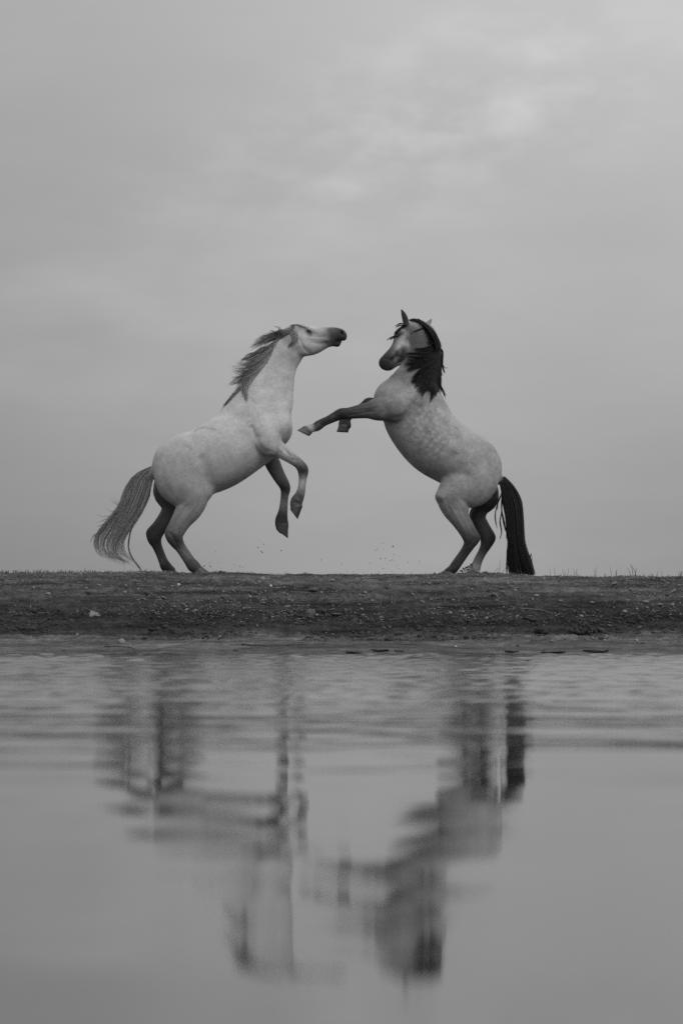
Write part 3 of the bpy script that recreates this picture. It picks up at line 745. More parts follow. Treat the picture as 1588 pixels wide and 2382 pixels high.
# near foreleg and shoulder
Bh.view(*V2)
Bh.chain([(830, 500, 45, -.11, .08, .28), (780, 540, 66, -.15, .09, .28), (715, 590, 78, -.19, .09, .25), (650, 615, 66, -.20, .085, .17)], .022)
Bh.chain([(640, 520, 55, -.10, .09, .25), (600, 560, 40, -.12, .08, .22)], .03)
Bh.view(*V7)
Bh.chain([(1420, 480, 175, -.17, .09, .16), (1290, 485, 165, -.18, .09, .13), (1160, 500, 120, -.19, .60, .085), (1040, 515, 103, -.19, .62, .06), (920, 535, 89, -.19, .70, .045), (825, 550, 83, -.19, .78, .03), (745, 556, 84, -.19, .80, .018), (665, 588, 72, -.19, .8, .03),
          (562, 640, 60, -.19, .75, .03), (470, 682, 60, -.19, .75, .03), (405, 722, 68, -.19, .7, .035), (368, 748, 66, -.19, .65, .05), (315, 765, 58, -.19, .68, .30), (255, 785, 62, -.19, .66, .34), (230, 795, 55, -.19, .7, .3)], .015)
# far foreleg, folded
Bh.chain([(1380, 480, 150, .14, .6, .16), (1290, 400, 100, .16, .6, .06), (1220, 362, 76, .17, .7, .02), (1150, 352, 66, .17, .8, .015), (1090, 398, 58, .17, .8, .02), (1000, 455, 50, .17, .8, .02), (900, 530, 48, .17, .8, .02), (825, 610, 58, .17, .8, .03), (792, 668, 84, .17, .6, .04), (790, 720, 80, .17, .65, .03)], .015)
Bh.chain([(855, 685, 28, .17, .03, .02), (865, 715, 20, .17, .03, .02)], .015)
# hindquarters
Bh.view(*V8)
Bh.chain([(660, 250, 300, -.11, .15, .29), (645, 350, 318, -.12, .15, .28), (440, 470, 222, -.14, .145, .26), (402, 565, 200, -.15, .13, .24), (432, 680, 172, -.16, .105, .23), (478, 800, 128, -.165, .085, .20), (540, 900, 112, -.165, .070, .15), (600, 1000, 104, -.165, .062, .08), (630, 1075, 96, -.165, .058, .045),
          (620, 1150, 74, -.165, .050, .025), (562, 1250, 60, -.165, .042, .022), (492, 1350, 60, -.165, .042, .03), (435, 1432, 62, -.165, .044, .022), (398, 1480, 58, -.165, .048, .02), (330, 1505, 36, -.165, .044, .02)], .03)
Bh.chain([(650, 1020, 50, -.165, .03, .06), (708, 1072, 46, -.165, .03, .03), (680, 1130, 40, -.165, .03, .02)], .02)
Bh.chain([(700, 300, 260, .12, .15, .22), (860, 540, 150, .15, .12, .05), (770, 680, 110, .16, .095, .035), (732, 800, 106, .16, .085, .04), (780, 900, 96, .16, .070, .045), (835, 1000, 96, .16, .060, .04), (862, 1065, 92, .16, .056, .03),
          (850, 1150, 72, .16, .050, .025), (800, 1250, 54, .16, .042, .05), (748, 1350, 54, .16, .042, .12), (718, 1430, 60, .16, .046, .20), (698, 1485, 62, .16, .050, .20), (640, 1520, 40, .16, .044, .16)], .03)  # far hind leg: shade is painted into these coat values
Bh.chain([(870, 1000, 46, .16, .03, .04), (922, 1060, 46, .16, .03, .02), (900, 1120, 40, .16, .03, .02)], .02)
Bh.chain([(240, 540, 60, -.15, .09, .24)], .04)
Bh.chain([(1010, 300, 50, 0, 1, .1), (1060, 350, 48, 0, .9, .03), (1110, 450, 40, 0, .8, .02)], .02)
Bh.view(*V2)
Bh.view(*V2)
Bh.groove([(800, 470), (770, 560), (730, 620), (680, 660), (600, 665)], 16, -.028)
Bh.groove([(850, 420), (790, 500), (730, 570)], 22, .010); Bh.groove([(700, 460), (660, 530), (640, 600)], 14, -.012)
Bh.groove([(700, 400), (640, 440), (600, 480)], 12, -.012); Bh.groove([(560, 560), (590, 610), (560, 650)], 10, -.012)
Bh.groove([(985, 850), (945, 920), (905, 1010)], 28, -.020)
Bh.groove([(1180, 920), (1180, 1000), (1140, 1080), (1090, 1140)], 13, -.014); Bh.groove([(1030, 960), (1050, 1050), (1040, 1140)], 15, -.010)
Bh.groove([(905, 1070), (900, 1110)], 22, .014); Bh.groove([(930, 1120), (950, 1170)], 12, -.012)
for q in range(7): Bh.groove([(925 - q * 26, 800 - q * 28), (870 - q * 26, 860 - q * 25), (805 - q * 24, 900 - q * 27)], 9, .002 + .001 * (q % 3))
Bh.groove([(930, 640), (1000, 740), (1060, 790)], 20, -.007); Bh.groove([(990, 880), (1060, 930), (1100, 1010)], 24, .008)
Bh.view(*V7)
Bh.groove([(1300, 430), (1150, 460), (1000, 480), (860, 510)], 16, .010); Bh.groove([(1260, 520), (1100, 530), (950, 560), (850, 580)], 14, -.012)
Bh.groove([(760, 540), (720, 570)], 22, .010); Bh.groove([(640, 630), (540, 680), (430, 740)], 10, -.010); Bh.groove([(620, 580), (500, 640), (400, 690)], 10, .006)
Bh.groove([(380, 720), (370, 770)], 18, .010); Bh.groove([(325, 700), (325, 820)], 8, -.010)
Bh.view(*V8)
Bh.groove([(330, 620), (420, 760), (500, 900), (570, 1020)], 20, .010); Bh.groove([(520, 700), (570, 820), (640, 960), (690, 1040)], 18, -.014)
Bh.groove([(690, 1070), (640, 1130), (600, 1190)], 12, -.012); Bh.groove([(580, 1090), (570, 1150)], 20, .010); Bh.groove([(610, 1210), (540, 1310), (460, 1420)], 10, -.010); Bh.groove([(560, 1200), (480, 1310), (410, 1410)], 10, .006)
Bh.groove([(820, 820), (880, 950), (900, 1040)], 16, -.010, False)
Bh.view(*V4)
Bh.groove([(700, 560), (690, 700), (670, 830), (640, 920)], 14, -.016); Bh.groove([(545, 640), (500, 740), (440, 830)], 12, .007)
Bh.groove([(520, 800), (560, 850), (620, 880)], 20, -.010); Bh.groove([(640, 640), (640, 760)], 34, .010); Bh.groove([(350, 880), (420, 900), (470, 930)], 14, -.008)
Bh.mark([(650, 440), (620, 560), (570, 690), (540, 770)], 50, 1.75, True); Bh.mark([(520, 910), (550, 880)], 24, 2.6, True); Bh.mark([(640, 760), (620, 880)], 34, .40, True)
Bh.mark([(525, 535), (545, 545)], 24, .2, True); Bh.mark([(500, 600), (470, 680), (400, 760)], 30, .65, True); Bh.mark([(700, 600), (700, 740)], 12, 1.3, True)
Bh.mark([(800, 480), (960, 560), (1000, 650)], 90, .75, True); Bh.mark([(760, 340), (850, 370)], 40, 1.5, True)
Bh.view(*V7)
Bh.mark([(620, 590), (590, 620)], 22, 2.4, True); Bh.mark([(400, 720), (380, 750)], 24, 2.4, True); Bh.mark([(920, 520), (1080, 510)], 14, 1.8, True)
Bh.view(*V2)
Bh.mark([(560, 690), (620, 780), (700, 880), (780, 950), (860, 1000)], 26, .85); Bh.mark([(600, 460), (680, 420), (760, 470)], 50, .85); Bh.mark([(880, 960), (930, 960)], 40, .80)  # first stroke paints underside shade into the coat along the belly
Bh.mark([(620, 500), (660, 540)], 40, 1.25)
Bh.dapple([(820, 560), (790, 680), (860, 800), (930, 860)], 90)
m_coatB = coat_material('dappled grey coat', 1.35, .66, .93)
rootB = empty('horse', P(1060, 1332, 0)); tag(rootB, 'darker dappled horse rearing on the right with black mane and one foreleg stretched out', 'horse')
keep(Bh.mesh('body', m_coatB), rootB)
Bh.view(*V4); eyeball(Bh, 535, 538, .017, -.095, rootB, m_eye); eyeball(Bh, 560, 538, .017, .075, rootB, m_eye)
Bh.view(*V7)
hoof(Bh, (178, 738), (300, 848), (76, 802), (256, 892), -.19, .048, .058, m_hoof_pale, rootB, 'pale hoof of the stretched near foreleg')
hoof(Bh, (702, 705), (868, 722), (670, 802), (848, 812), .17, .052, .06, m_hoof, rootB)
Bh.view(*V8)
hoof(Bh, (310, 1480), (410, 1525), (195, 1548), (430, 1560), -.165, .046, .058, m_hoof, rootB)
hoof(Bh, (640, 1490), (740, 1520), (560, 1558), (750, 1565), .16, .046, .058, m_hoof_pale, rootB)

m_hairB = hair_material('black mane hair', .016)
Hm = Hair(); kw = dict(lay=(.006, 0), cut=(.45, 1.06), r1=.0003)
groom(Hm, Bh, V4, [[(725, 290), (800, 272), (880, 295), (970, 350)], [(745, 305), (830, 308), (900, 345), (990, 410)]], 350, 5, .02, lay=(.004, 0), cut=(.8, 1))
groom(Hm, Bh, V4, [[(860, 275), (1000, 372), (1115, 490), (1178, 620), (1208, 740)], [(860, 310), (970, 400), (1060, 520), (1120, 640), (1140, 760)]], 1300, 5, .03, lay=(.012, 0), cut=(.85, 1))
groom(Hm, Bh, V4, [[(900, 330), (930, 370), (950, 420)], [(980, 390), (985, 450), (960, 530)], [(1060, 460), (1050, 560), (1010, 640)], [(1120, 560), (1080, 640), (1000, 690)]], 330, 9, .006, lay=(.004, 0), cut=(.3, 1.1), r1=.0003)
groom(Hm, Bh, V4, [[(990, 420), (880, 448), (800, 490), (718, 542)], [(960, 405), (870, 430), (790, 465), (760, 480)]], 16, 6, .004, **kw)
groom(Hm, Bh, V4, [[(1150, 640), (1050, 690), (920, 740), (765, 735)], [(1160, 670), (1060, 735), (920, 760), (800, 745)], [(1170, 700), (1080, 780), (920, 800), (760, 780)], [(1180, 730), (1080, 820), (900, 830), (700, 800)]], 260, 8, .006, **kw)
groom(Hm, Bh, V4, [[(1180, 740), (1050, 820), (850, 850), (650, 838)], [(1180, 780), (1050, 870), (900, 890), (700, 865)], [(1190, 820), (1020, 895), (820, 940), (635, 925)], [(1190, 850), (1050, 930), (850, 985), (640, 995)],
                   [(1190, 860), (1060, 950), (880, 1010), (740, 1040), (690, 1080)]], 700, 7, .010, clumps=5, **kw)
groom(Hm, Bh, V4, [[(1170, 640), (1090, 700), (1020, 760), (960, 850)], [(1190, 700), (1120, 800), (1050, 880), (980, 940)]], 500, 9, .010, **kw)
groom(Hm, Bh, V4, [[(1190, 700), (1120, 830), (1020, 930), (930, 1000), (870, 1080)], [(1190, 850), (1080, 990), (920, 1080), (830, 1170), (740, 1222)], [(1190, 880), (1100, 1020), (970, 1120), (880, 1230), (800, 1310)],
                   [(1195, 900), (1120, 1060), (1020, 1190), (930, 1290), (850, 1370)], [(1195, 920), (1140, 1080), (1060, 1230), (980, 1330), (912, 1475)], [(1195, 940), (1155, 1100), (1090, 1250), (1050, 1340), (1000, 1350)],
                   [(1195, 940), (1160, 1100), (1110, 1250), (1080, 1400), (1045, 1535)], [(1200, 960), (1185, 1100), (1160, 1230), (1150, 1330), (1100, 1440)], [(1200, 960), (1195, 1120), (1190, 1250), (1200, 1330), (1200, 1400)]], 3600, 9, .016, clumps=4, **kw)
groom(Hm, Bh, V4, [[(1100, 1000), (900, 1100), (800, 1200), (730, 1250)], [(1120, 1050), (960, 1180), (860, 1280), (790, 1340)], [(1100, 1150), (980, 1290), (900, 1390), (830, 1400)], [(1120, 1200), (990, 1350), (930, 1430), (905, 1500)], [(1140, 1200), (1080, 1380), (1060, 1470), (1030, 1560)], [(1170, 1200), (1130, 1350), (1080, 1450), (1060, 1520)], [(1000, 800), (850, 800), (720, 800), (650, 810)], [(1000, 900), (850, 940), (720, 960), (620, 970)], [(1050, 950), (850, 1020), (720, 1070), (680, 1100)], [(1150, 1200), (1150, 1330), (1120, 1420), (1130, 1480)]], 200, 6, .012, lay=(.006, 0), singles=True, cut=(.8, 1.1), r1=.0003)
groom(Hm, Bh, V4, [[(1195, 1000), (1192, 1150), (1195, 1270), (1225, 1350), (1250, 1420)], [(1190, 1000), (1195, 1150), (1200, 1290), (1245, 1390), (1285, 1495)]], 140, 5, .012, y0=0)
groom(Hm, Bh, V4, [[(1190, 720), (1235, 770), (1228, 950), (1242, 1050), (1262, 1105)], [(1190, 730), (1215, 870), (1192, 1040), (1212, 1145)], [(1190, 730), (1225, 800), (1210, 950), (1200, 1050)]], 170, 5, .012, y0=0, singles=True, cut=(.85, 1))
groom(Hm, Bh, V4, [[(1215, 820), (1228, 950), (1262, 1012), (1308, 998)], [(1200, 900), (1205, 1020), (1215, 1100), (1235, 1150)]], 14, 3, .01, y0=0, singles=True, cut=(.85, 1))
Hm.build('mane', m_hairB, rootB)
Hf = Hair()
groom(Hf, Bh, V4, [[(690, 380), (640, 385), (560, 440), (500, 500), (490, 560)], [(690, 370), (630, 390), (570, 450), (520, 500)]], 110, 5, .012, lay=(.004, -.02), cut=(.7, 1))
groom(Hf, Bh, V4, [[(680, 340), (600, 345), (545, 375), (475, 412)], [(680, 350), (590, 340), (540, 360), (490, 395)], [(660, 370), (600, 370), (550, 400), (520, 430)], [(540, 500), (480, 545), (430, 570), (365, 600)], [(530, 510), (490, 560), (440, 585), (400, 580)]], 60, 4, .012, y0=-.04, singles=True, cut=(.7, 1))
Hf.build('forelock', m_hairB, rootB)
Ht = Hair()
groom(Ht, Bh, V8, [[(1075, 278), (1195, 400), (1290, 580), (1315, 800), (1325, 1000), (1335, 1130), (1385, 1300), (1440, 1450), (1475, 1560)],
                   [(1065, 285), (1160, 400), (1240, 600), (1270, 800), (1280, 1000), (1290, 1150), (1330, 1300), (1380, 1450), (1400, 1560)],
                   [(1050, 290), (1110, 420), (1180, 600), (1210, 800), (1220, 1000), (1230, 1150), (1250, 1300), (1290, 1450), (1300, 1560)],
                   [(1030, 295), (1070, 430), (1120, 600), (1150, 800), (1160, 1000), (1175, 1150), (1180, 1300), (1190, 1450), (1200, 1560)],
                   [(1000, 295), (1040, 430), (1060, 600), (1100, 800), (1115, 1000), (1140, 1120), (1130, 1250), (1135, 1400), (1130, 1555)]], 3400, 7, .04, cut=(.86, 1.08), clumps=8, M=20, pull=.5, shade=(.6, 2.2))
groom(Ht, Bh, V8, [[(1040, 480), (990, 610), (960, 720), (953, 850), (985, 985)], [(1045, 600), (1035, 760), (1015, 860), (1032, 990), (1008, 1095)], [(1045, 560), (1040, 700), (1070, 850), (1085, 960), (1112, 1010), (1105, 1085), (1125, 1120)],
                   [(1045, 500), (1035, 650), (1050, 800), (1080, 930), (1100, 990)], [(1035, 520), (1000, 600), (985, 650), (975, 720)], [(1130, 1180), (1112, 1300), (1105, 1450), (1108, 1540)], [(1140, 1150), (1110, 1250), (1120, 1400), (1100, 1500)],
                   [(1340, 1200), (1400, 1330), (1428, 1250)], [(1380, 1250), (1420, 1350), (1440, 1450), (1430, 1260)]], 170, 4, .02, singles=True, cut=(.8, 1), shade=(.6, 1.6))
Ht.build('tail', m_hairB, rootB)

# ------------------------------------------------------------------ stones, clods, sticks
def ico(sub=1):
    import bmesh
    bm = bmesh.new(); bmesh.ops.create_icosphere(bm, subdivisions=sub, radius=1)
    v = np.array([q.co[:] for q in bm.verts]); f_ = np.array([[w_.index for w_ in q.verts] for q in bm.faces]); bm.free(); return v, f_
I1, I2, I3 = ico(1), ico(2), ico(3)
def stone_mat(name, c, rough=.9):
    m, t, b = mat(name, c, rough, .2)
    geo = t.nodes.new('ShaderNodeNewGeometry'); q = tex(t, 'ShaderNodeTexNoise', Scale=60.0, Detail=5.0, Roughness=.7)
    t.links.new(geo.outputs['Position'], q.inputs['Vector'])
    t.links.new(tmath(t, 'MULTIPLY', tmath(t, 'ADD', q.outputs['Fac'], .1), c * 1.7), b.inputs['Base Color'])
    return m
m_pale = stone_mat('pale stone', .17); m_mid = stone_mat('grey stone', .08); m_dark = stone_mat('dark damp clod', .04); m_wet = stone_mat('wet mud', .065, .9)
m_white = stone_mat('white pebble', .42)
def lump(ico_, sx, sy, sz, seed, rough=.28, flat=True):
    v, f_ = ico_; r = random.Random(seed); a = [r.uniform(0, 9) for _ in range(3)]
    n = np.array([fbm(np.array(p[0] * 1.7 + a[0] + p[2]), np.array(p[1] * 1.7 + a[1] - p[2] * .7), 3, seed) for p in v])
    w_ = v * (1 + rough * 2 * n)[:, None]
    w_ = np.where(w_ > .8, .8 + (w_ - .8) * .5, w_)
    return w_ * (sx, sy, sz), f_
def stone(px, py, wpx, hpx, m, name, label, cat_, seed, rz=0.0, group=None):
    g = ground_hit(px, py + hpx * .3); s = (g[1] - CAM_Y) / FPX
    v, f_ = lump(I3 if wpx > 20 else I2, wpx / 2 * s, wpx / 2 * s * .8, max(hpx / 2 * s, .006), seed, .45 if wpx > 20 else .3)
    o = mesh_obj(name, v, f_, m, smooth=wpx > 20)
    o.location = (g[0], g[1], g[2] + hpx * s * .12); o.rotation_euler = (0, rz, seed * 1.3)
    tag(o, label, cat_, group); return o
ST_ = [
 (213, 1376, 34, 15, m_mid, 'clod', 'wide grey clod below the crest under the pale horse\'s tail', 'clod'),
 (201, 1369, 9, 8, m_pale, 'stone', 'small pale stone leaning on the wide grey clod', 'stone'),
 (113, 1382, 13, 8, m_pale, 'stone', 'pale flat stone on the upper bank near the left edge', 'stone'),
 (79, 1366, 9, 7, m_pale, 'stone', 'small pale stone high on the bank at far left', 'stone'),
 (416, 1362, 8, 7, m_white, 'stone', 'round whitish stone just under the pale horse\'s hind hooves', 'stone'),
 (382, 1368, 14, 8, m_mid, 'stone', 'grey stone below the far hind hoof of the pale horse', 'stone'),
 (77, 1419, 26, 15, m_dark, 'clod', 'dark round clod halfway up the bank at far left', 'clod'),
 (524, 1385, 22, 12, m_mid, 'clod', 'grey clod on the slope right of the pale horse\'s feet', 'clod'),
 (591, 1379, 18, 12, m_mid, 'stone', 'grey rounded stone on the slope below the raised hooves', 'stone'),
 (630, 1363, 8, 7, m_white, 'stone', 'bright white pebble high on the bank between the horses', 'stone'),
 (729, 1371, 30, 11, m_mid, 'clod', 'crumbly grey clod high on the bank in the middle', 'clod'),
 (722, 1424, 26, 26, m_mid, 'stone', 'upright rounded rock half sunk in the middle of the bank', 'rock'),
 (746, 1420, 26, 18, m_dark, 'stone', 'dark rock leaning against the upright rounded rock', 'rock'),
 (780, 1430, 32, 7, m_mid, 'stone', 'flat slab of stone just right of the paired rocks', 'stone'),
 (843, 1431, 11, 5, m_pale, 'stone', 'pale thin stone beyond the flat slab mid bank', 'stone'),
 (831, 1345, 13, 6, m_pale, 'stone', 'pale stone on the crest between the two horses', 'stone'),
 (1047, 1427, 11, 8, m_pale, 'stone', 'pale pointed stone mid bank below the dark horse', 'stone'),
 (821, 1514, 38, 9, m_wet, 'mud_lump', 'low wet mud lump at the water\'s edge, leftmost of the middle three', 'mud lump'),
 (881, 1511, 44, 7, m_wet, 'mud_lump', 'broad wet mud lump at the water\'s edge, middle of three', 'mud lump'),
 (927, 1513, 22, 7, m_wet, 'mud_lump', 'small wet mud lump at the water\'s edge, rightmost of the middle three', 'mud lump'),
 (1097, 1371, 11, 7, m_pale, 'stone', 'pale stone just below the dark horse\'s hind feet', 'stone'),
 (1247, 1387, 15, 8, m_pale, 'stone', 'pale stone on the slope right of the black tail', 'stone'),
 (1303, 1397, 14, 6, m_pale, 'stone', 'pale flat stone right of and below the black tail', 'stone'),
 (1376, 1402, 12, 6, m_pale, 'stone', 'pale stone above the big dark clump on the right', 'stone'),
 (1452, 1421, 14, 9, m_pale, 'stone', 'slanted pale stone on the right part of the bank', 'stone'),
 (1562, 1407, 14, 6, m_pale, 'stone', 'pale stone near the right edge of the bank', 'stone'),
 (1190, 1514, 32, 6, m_wet, 'mud_lump', 'flat dark stone lying at the waterline below the black tail', 'mud lump'),
 (1284, 1515, 70, 6, m_wet, 'mud_lump', 'long low ridge of wet mud at the waterline on the right', 'mud lump'),
 (1382, 1512, 60, 9, m_wet, 'mud_lump', 'broad hump of wet mud at the right waterline', 'mud lump'),
 (1494, 1496, 10, 5, m_dark, 'clod', 'small dark clod alone on the wet flat at the right', 'clod'),
 (1060, 1503, 7, 6, m_white, 'stone', 'small white pebble alone on the wet flat', 'stone'),
 (1203, 1502, 9, 5, m_dark, 'clod', 'small dark clod on the wet flat below the black tail', 'clod'),
 (149, 1513, 12, 5, m_wet, 'mud_lump', 'small dark mud lump at the waterline at far left', 'mud lump'),
 (548, 1513, 13, 5, m_wet, 'mud_lump', 'small dark mud lump at the waterline below the raised hooves', 'mud lump'),
]
for i, s in enumerate(ST_): stone(*s, seed=i + 3)

# ragged dark clump of roots on the right bank
g = ground_hit(1355, 1474); Hc = Hair()
vs, fs, off_ = [], [], 0
for i in range(150):
    v, f_ = lump(I1, *(random.uniform(.006, .030) for _ in range(3)), seed=i + 90, rough=.9)
    a, rr = random.uniform(0, 6.28), random.random() ** .5
    vs.append(v + (g[0] + rr * .12 * math.cos(a), g[1] + rr * .09 * math.sin(a), g[2] + (1 - rr) * .09 + random.uniform(-.01, .02))); fs.append(f_ + off_); off_ += len(v)
o = mesh_obj('clod', np.concatenate(vs) - g, np.concatenate(fs), m_dark, smooth=False); o.location = g
tag(o, 'large ragged dark clump of earth low on the bank at the right', 'clod')

m_stick = stone_mat('weathered stick', .16); m_stickd = stone_mat('dark wet stick', .03)
def tube(name, pts, r0, r1, m):
    h = Hair(); 
    h.strand(np.array(pts), r0, r1, 1.0)
    return mesh_obj(name, np.concatenate(h.V), np.concatenate(h.F), m)
def stick(pix, r0, m, label):
    Q = [ground_hit(*q) for q in pix]; Q = cat([(q[0], q[1], q[2] + r0 * .8) for q in Q], 14)
    for q in Q: q[2] = max(q[2], float(ground_z(q[0], q[1])) + r0 * .5)
    o = tube('stick', Q, r0, r0 * .4, m); tag(o, label, 'stick')
stick([(1210, 1416), (1240, 1419), (1262, 1424), (1290, 1428), (1316, 1428)], .004, m_stick, 'long thin pale stick lying along the bank right of the black tail')
stick([(1138, 1385), (1152, 1386), (1160, 1397)], .008, m_stick, 'short bent pale stick under the dark horse\'s hind feet')
stick([(243, 1506), (270, 1505), (300, 1507), (314, 1511)], .006, m_stickd, 'thin dark stick on the wet flat below the pale horse')
stick([(562, 1500), (590, 1503), (640, 1504), (680, 1502)], .007, m_stickd, 'long dark stick on the wet flat in the middle')
stick([(534, 1366), (543, 1374), (551, 1383)], .004, m_stick, 'thin straw slanting on the slope below the raised hooves')
stick([(738, 1441), (745, 1446), (752, 1449)], .004, m_stick, 'short pale straw lying below the paired rocks')
stick([(1060, 1360), (1072, 1356), (1080, 1352)], .004, m_stick, 'short straw near the crest under the dark horse')

# gravel and crumbs, too many to count
def scatter(name, n, yr, size, m, seed, ico_=I1, xlim=6.5, dens=None):
    r = np.random.default_rng(seed); v, f_ = ico_
    x = r.uniform(-xlim, xlim, n * 3); y = r.uniform(yr[0], yr[1], n * 3)
    keepm = fbm(x * 1.3, y * 1.6, 3, seed) + r.uniform(-.09, .09, n * 3) > 0.01
    x, y = x[keepm][:n], y[keepm][:n]; z = ground_z(x, y); n = len(x)
    s = size * np.exp(r.normal(0, .62, n)) * .85
    A3 = np.stack([s * r.uniform(.8, 1.6, n), s * r.uniform(.7, 1.3, n), s * r.uniform(.35, .8, n)], -1)
    th = r.uniform(0, 6.28, n)
    jit = 1 + r.uniform(-.3, .3, (n, len(v), 1))
    W = v[None] * jit * A3[:, None, :]
    c_, s_ = np.cos(th)[:, None], np.sin(th)[:, None]
    tl = r.uniform(-.6, .6, n)[:, None]
    W = np.stack([W[..., 0] * c_ - W[..., 1] * s_, W[..., 0] * s_ + W[..., 1] * c_, W[..., 2] + W[..., 0] * tl], -1) + np.stack([x, y, z + A3[:, 2] * .25], -1)[:, None, :]
    Fc = (f_[None] + (np.arange(n) * len(v))[:, None, None]).reshape(-1, 3)
    o = mesh_obj(name, W.reshape(-1, 3), Fc, m, smooth=False); tag(o, kind='stuff'); return o
tag(scatter('gravel', 7000, (-1.75, -.35), .0050, m_pale, 3), 'pale gravel scattered over the upper bank', 'gravel')
tag(scatter('gravel', 2200, (-1.7, -.4), .0065, m_pale, 9), 'larger pale chips of stone in the upper bank', 'gravel')
tag(scatter('gravel', 8000, (-2.0, -.35), .005, m_mid, 4), 'grey gravel and crumbs over the bank', 'gravel')
tag(scatter('crumbs', 9000, (-2.4, -1.5), .007, m_dark, 5, I1), 'dark crumbs of damp earth along the lower bank', 'earth crumbs')
def near_hooves():
    r = np.random.default_rng(44); v, f_ = I1; n = 420
    cx = np.array([P(q, 1330)[0] for q in (395, 420, 470, 500, 530, 1020, 1060, 1095, 1130)])[r.integers(0, 9, n)]
    x = cx + r.normal(0, .07, n); y = r.uniform(-.75, .05, n); z = ground_z(x, y); s = .0045 * np.exp(r.normal(0, .5, n))
    W = v[None] * (1 + r.uniform(-.3, .3, (n, len(v), 1))) * np.stack([s * 1.4, s, s * .8], -1)[:, None] + np.stack([x, y, z + s * .4], -1)[:, None]
    o = mesh_obj('crumbs', W.reshape(-1, 3), (f_[None] + (np.arange(n) * len(v))[:, None, None]).reshape(-1, 3), m_mid, smooth=False)
    tag(o, 'fresh crumbs of earth churned up round the hind hooves', 'earth crumbs', kind='stuff')
near_hooves()
tag(scatter('gravel', 350, (-2.6, -1.8), .007, m_pale, 8), 'few pale chips on the dark lower bank', 'gravel')

# straw and leaf litter on the bank
m_straw, _, _ = mat('dry straw', .20, .8, .2)
Hs = Hair(); r = random.Random(4)
for i in range(900):
    x, y = r.uniform(-6, 6), r.uniform(-1.8, -.4); l, a = r.uniform(.015, .06), r.uniform(0, 6.28)
    p = np.array([[x + l * q * math.cos(a), y + l * q * math.sin(a), 0] for q in (-1, -.3, .4, 1)]); p[:, 2] = ground_z(p[:, 0], p[:, 1]) + .006 + r.uniform(0, .008)
    Hs.strand(p, .0016, .001, r.uniform(.5, 1.3))
tag(Hs.build('straw_litter', m_straw), 'bits of dry straw littering the bank', 'straw', kind='stuff')

# ------------------------------------------------------------------ grass and weeds on the crest
m_weed, _, _ = mat('dry weed', .045, .8, .2)
Hg = Hair(); r = random.Random(9)
for i in range(1700):
    x = r.uniform(-5.6, 5.6)
    d = 1.0 if (x < -1.9 or x > 2.0) else .35
    if r.random() > d: continue
    y = CREST_Y + r.gauss(.1, .25); z = float(ground_z(x, y)); h = abs(r.gauss(.010, .009)) + .004
    if x > 3.0 or x < -2.7: h *= 1.3
    dx = r.gauss(0, .5) * h
    Hg.strand(np.array([(x, y, z - .003), (x + dx * .4, y, z + h * .6), (x + dx, y, z + h)]), .0022, .0008, 1)
tag(Hg.build('short_grass', m_weed), 'very short dry grass along the crest of the bank', 'grass', kind='stuff')

def plant(name, stems, label, cat_, group=None, r0=.0024):
    """stems: photograph-pixel polylines standing on the crest"""
    x0, _, z0 = P(*stems[0][0], CREST_Y + .1)
    base = (x0, CREST_Y + .1, float(ground_z(x0, CREST_Y + .1)))
    e = Hair(); rr = random.Random(int(stems[0][0][0]))
    for st in stems:
        q = [P(a, b_, CREST_Y + .1 + rr.uniform(-.02, .02)) for a, b_ in st]
        q[0] = (q[0][0], q[0][1], float(ground_z(q[0][0], q[0][1])) - .01)
        e.strand(cat(q, 8), r0, r0 * .35, 1)
    o = e.build(name, m_weed)
    o.data.transform(__import__('mathutils').Matrix.Translation([-c for c in base])); o.location = base
    tag(o, label, cat_, group); return o
def vx(u, v): return (1240 + u / 4.506, 1280 + v / 4.506)
G2 = 'thin dry weeds along the right crest'
plant('dry_weed', [[vx(1078, 262), vx(1060, 220), vx(1040, 180), vx(1010, 145)], [vx(1048, 200), vx(1030, 190), vx(1018, 160)], [vx(1020, 262), vx(1005, 225), vx(980, 190)], [vx(1060, 225), vx(1075, 205), vx(1080, 190)]], 'tallest dry weed on the right crest, leaning left', 'weed', r0=.0034)
plant('dry_weed', [[vx(655, 265), vx(655, 235), vx(657, 200), vx(654, 160)], [vx(648, 262), vx(640, 225), vx(632, 190)]], 'upright forked dry weed, next left of the short stub on the right crest', 'weed')
plant('dry_weed', [[vx(326, 265), vx(308, 230), vx(303, 190)], [vx(326, 262), vx(330, 235), vx(322, 205)], [vx(350, 262), vx(365, 220), vx(368, 170)]], 'three stemmed dry weed on the right crest, nearer the black tail', 'weed')
plant('dry_weed', [[vx(440, 265), vx(425, 225), vx(418, 185)], [vx(440, 265), vx(450, 220), vx(456, 190)], [vx(465, 265), vx(455, 240), vx(450, 225)]], 'v shaped dry weed on the right crest', 'weed')
plant('dry_weed', [[vx(820, 262), vx(808, 215), vx(795, 170)]], 'single thin leaning stem just left of a short stub on the right crest', 'weed')
plant('dry_weed', [[vx(866, 265), vx(866, 240), vx(872, 210)]], 'short thick stub between the leaning stems on the right crest', 'weed', r0=.006)
plant('dry_weed', [[vx(178, 262), vx(173, 220), vx(170, 170)]], 'thin upright stem closest to the black tail on the right crest', 'weed')
plant('dry_weed', [[vx(225, 262), vx(222, 215), vx(212, 175)]], 'second thin stem right of the black tail', 'weed')
plant('dry_weed', [[vx(1293, 262), vx(1297, 235), vx(1312, 215)], [vx(1340, 262), vx(1345, 230), vx(1335, 215)]], 'small curved weed near the right end of the crest', 'weed')
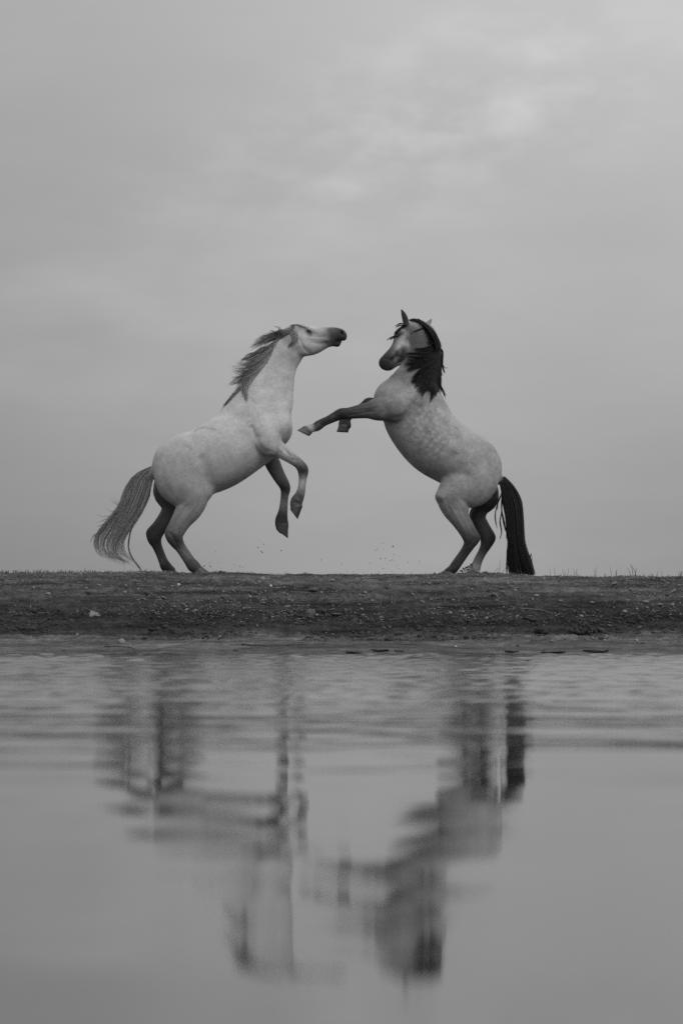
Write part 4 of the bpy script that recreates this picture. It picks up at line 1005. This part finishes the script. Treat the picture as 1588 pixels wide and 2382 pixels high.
plant('dry_weed', [[vx(1535, 265), vx(1540, 240), vx(1520, 215)], [vx(1545, 265), vx(1552, 240), vx(1566, 215)], [vx(1548, 265), vx(1549, 240), vx(1546, 222)], [vx(1525, 265), vx(1518, 250), vx(1505, 240)]], 'bushy little grass tuft at the right edge of the crest', 'weed', r0=.0034)
plant('dry_weed', [[vx(745, 262), vx(740, 250), vx(738, 238)], [vx(752, 262), vx(757, 250), vx(760, 240)]], 'tiny weed midway along the right crest', 'weed')
def v8(u, v): return (980 + u / 5.6, 1060 + v / 5.6)
plant('dry_weed', [[v8(1000, 1505), v8(1020, 1450), v8(1015, 1400), v8(1030, 1340)], [v8(930, 1510), v8(980, 1480), v8(1020, 1465)], [v8(1040, 1510), v8(1080, 1480), v8(1110, 1475)]], 'wiry dry weed between the dark horse\'s hind hoof and tail', 'weed', r0=.0025)
# leafy weed by the far hind hoof
pl = empty('weed', P(*v8(600, 1530), -.25)); pl.location.z = float(ground_z(pl.location.x, -.25)); tag(pl, 'small round leaved weed beside the dark horse\'s far hind hoof', 'weed')
vs, fs, off_ = [], [], 0; st = Hair(); rr = random.Random(3)
for (u, v) in [(505, 1500), (520, 1495), (540, 1465), (548, 1480), (565, 1470), (575, 1455), (590, 1450), (600, 1460), (612, 1440), (625, 1450), (635, 1425), (645, 1415), (655, 1410), (530, 1510), (560, 1500), (585, 1485), (605, 1480), (650, 1440)]:
    p = P(*v8(u, v), -.25 + rr.uniform(-.02, .02)); lv, lf = lump(I1, .010, .006, .009, seed=int(u), rough=.2)
    vs.append(lv + p); fs.append(lf + off_); off_ += len(lv)
    q0 = (p[0] + .02, -.25, float(ground_z(p[0], -.25))); st.strand(cat([q0, (p[0] + .012, -.25, (p[2] + q0[2]) / 2), p], 5), .002, .0012, 1)
keep(mesh_obj('leaves', np.concatenate(vs), np.concatenate(fs), m_weed), pl); keep(st.build('stem', m_weed), pl)

# stubble on the left crest
for u in (20, 45, 60, 98, 110, 155, 180, 197, 232, 243, 260, 285, 305, 330, 370, 400, 425, 455, 480, 500, 520, 560, 590, 610, 626, 640, 656):
    x = u / 2.958; h = random.uniform(2.5, 6)
    plant('dry_stalk', [[(x, 1331), (x + random.uniform(-.6, .6), 1331 - h * .6), (x + random.uniform(-1, 1), 1330 - h)]], 'short dry stalk in the row of stubble on the left crest', 'stalk', 'stubble on the left crest', r0=random.uniform(.004, .007))

# ------------------------------------------------------------------ dirt thrown up by the hooves
def flying(px, py, w_, h_, rot, seed, label, group=None, Y=-.1):
    v, f_ = lump(I1, w_ * PX / 2, w_ * PX / 3, h_ * PX / 2, seed, .3)
    o = mesh_obj('dirt_crumb', v, f_, m_dark, smooth=False); o.location = P(px, py, Y); o.rotation_euler = (0, rot, 0)
    tag(o, label, 'dirt crumb', group)
GB = 'crumbs thrown up in front of the dark horse'
for i, (u, v, s) in enumerate([(841, 287, 2.4), (890, 350, 2), (1098, 273, 2.4), (1147, 160, 2.6), (1161, 148, 2.6), (1215, 92, 2.4), (1349, 115, 1.6), (1317, 193, 2.8), (1374, 215, 1.8), (1196, 234, 3.4), (1235, 231, 2.6), (1225, 146, 1.8), (1283, 251, 2.6), (1303, 245, 2.4),
                               (1319, 255, 2), (1253, 277, 1.6), (1343, 299, 2.4), (1366, 323, 2.4), (1215, 322, 2.8), (1445, 268, 2.2), (1547, 255, 1.8), (1549, 277, 2.2), (1300, 350, 2), (1480, 355, 1.8)]):
    flying(580 + u / 3.92, 1240 + v / 3.92, s, s * .85, i, i + 200, 'tiny crumb of dirt hanging in the air in front of the dark horse', GB)
flying(580 + 1307 / 3.92, 1240 + 122 / 3.92, 5, 3.4, -.6, 231, 'largest crumb of dirt in the air in front of the dark horse')
flying(580 + 133 / 3.92, 1240 + 101 / 3.92, 3, 3, .3, 232, 'highest crumb of dirt in the air left of the hanging hoof')
flying(580 + 79 / 3.92, 1240 + 130 / 3.92, 4.2, 2.4, 1.1, 233, 'oval crumb just left of the highest one, above a long sliver')
flying(580 + 113 / 3.92, 1240 + 172 / 3.92, 10, 2.2, .7, 234, 'long sliver of dirt in the air below two crumbs')
flying(580 + 288 / 3.92, 1240 + 160 / 3.92, 6, 2, .8, 235, 'short sliver of dirt in the air below the hanging hoof')
flying(580 + 650 / 3.92, 1240 + 245 / 3.92, 5, 1.4, 1.7, 236, 'upright sliver of dirt in the air midway between the horses')
GA = 'crumbs thrown up at the hind feet of the pale horse'
for i, (u, v, s) in enumerate([(1415, 1215, 2.6), (1420, 1265, 3.6), (1480, 1095, 2.2), (1450, 1300, 2), (1395, 1285, 2.2), (1340, 1262, 3.4), (1355, 1254, 3), (1490, 1310, 2.2), (1405, 1240, 1.8)]):
    flying(200 + u / 4.9, 1060 + v / 4.9, s, s * .8, i, i + 260, 'crumb of dirt in the air beside the pale horse\'s near hind hoof', GA)
for i, (u, v, s) in enumerate([(865, 1488, 3), (880, 1495, 2.4), (858, 1515, 2), (905, 1520, 2), (830, 1480, 1.8), (818, 1505, 2), (740, 1470, 1.8), (760, 1500, 2)]):
    flying(200 + u / 2.4123, 700 + v / 2.4123, s, s * .8, i, i + 280, 'crumb of dirt low over the crest a step right of the pale horse\'s hind feet', 'crumbs low over the crest')
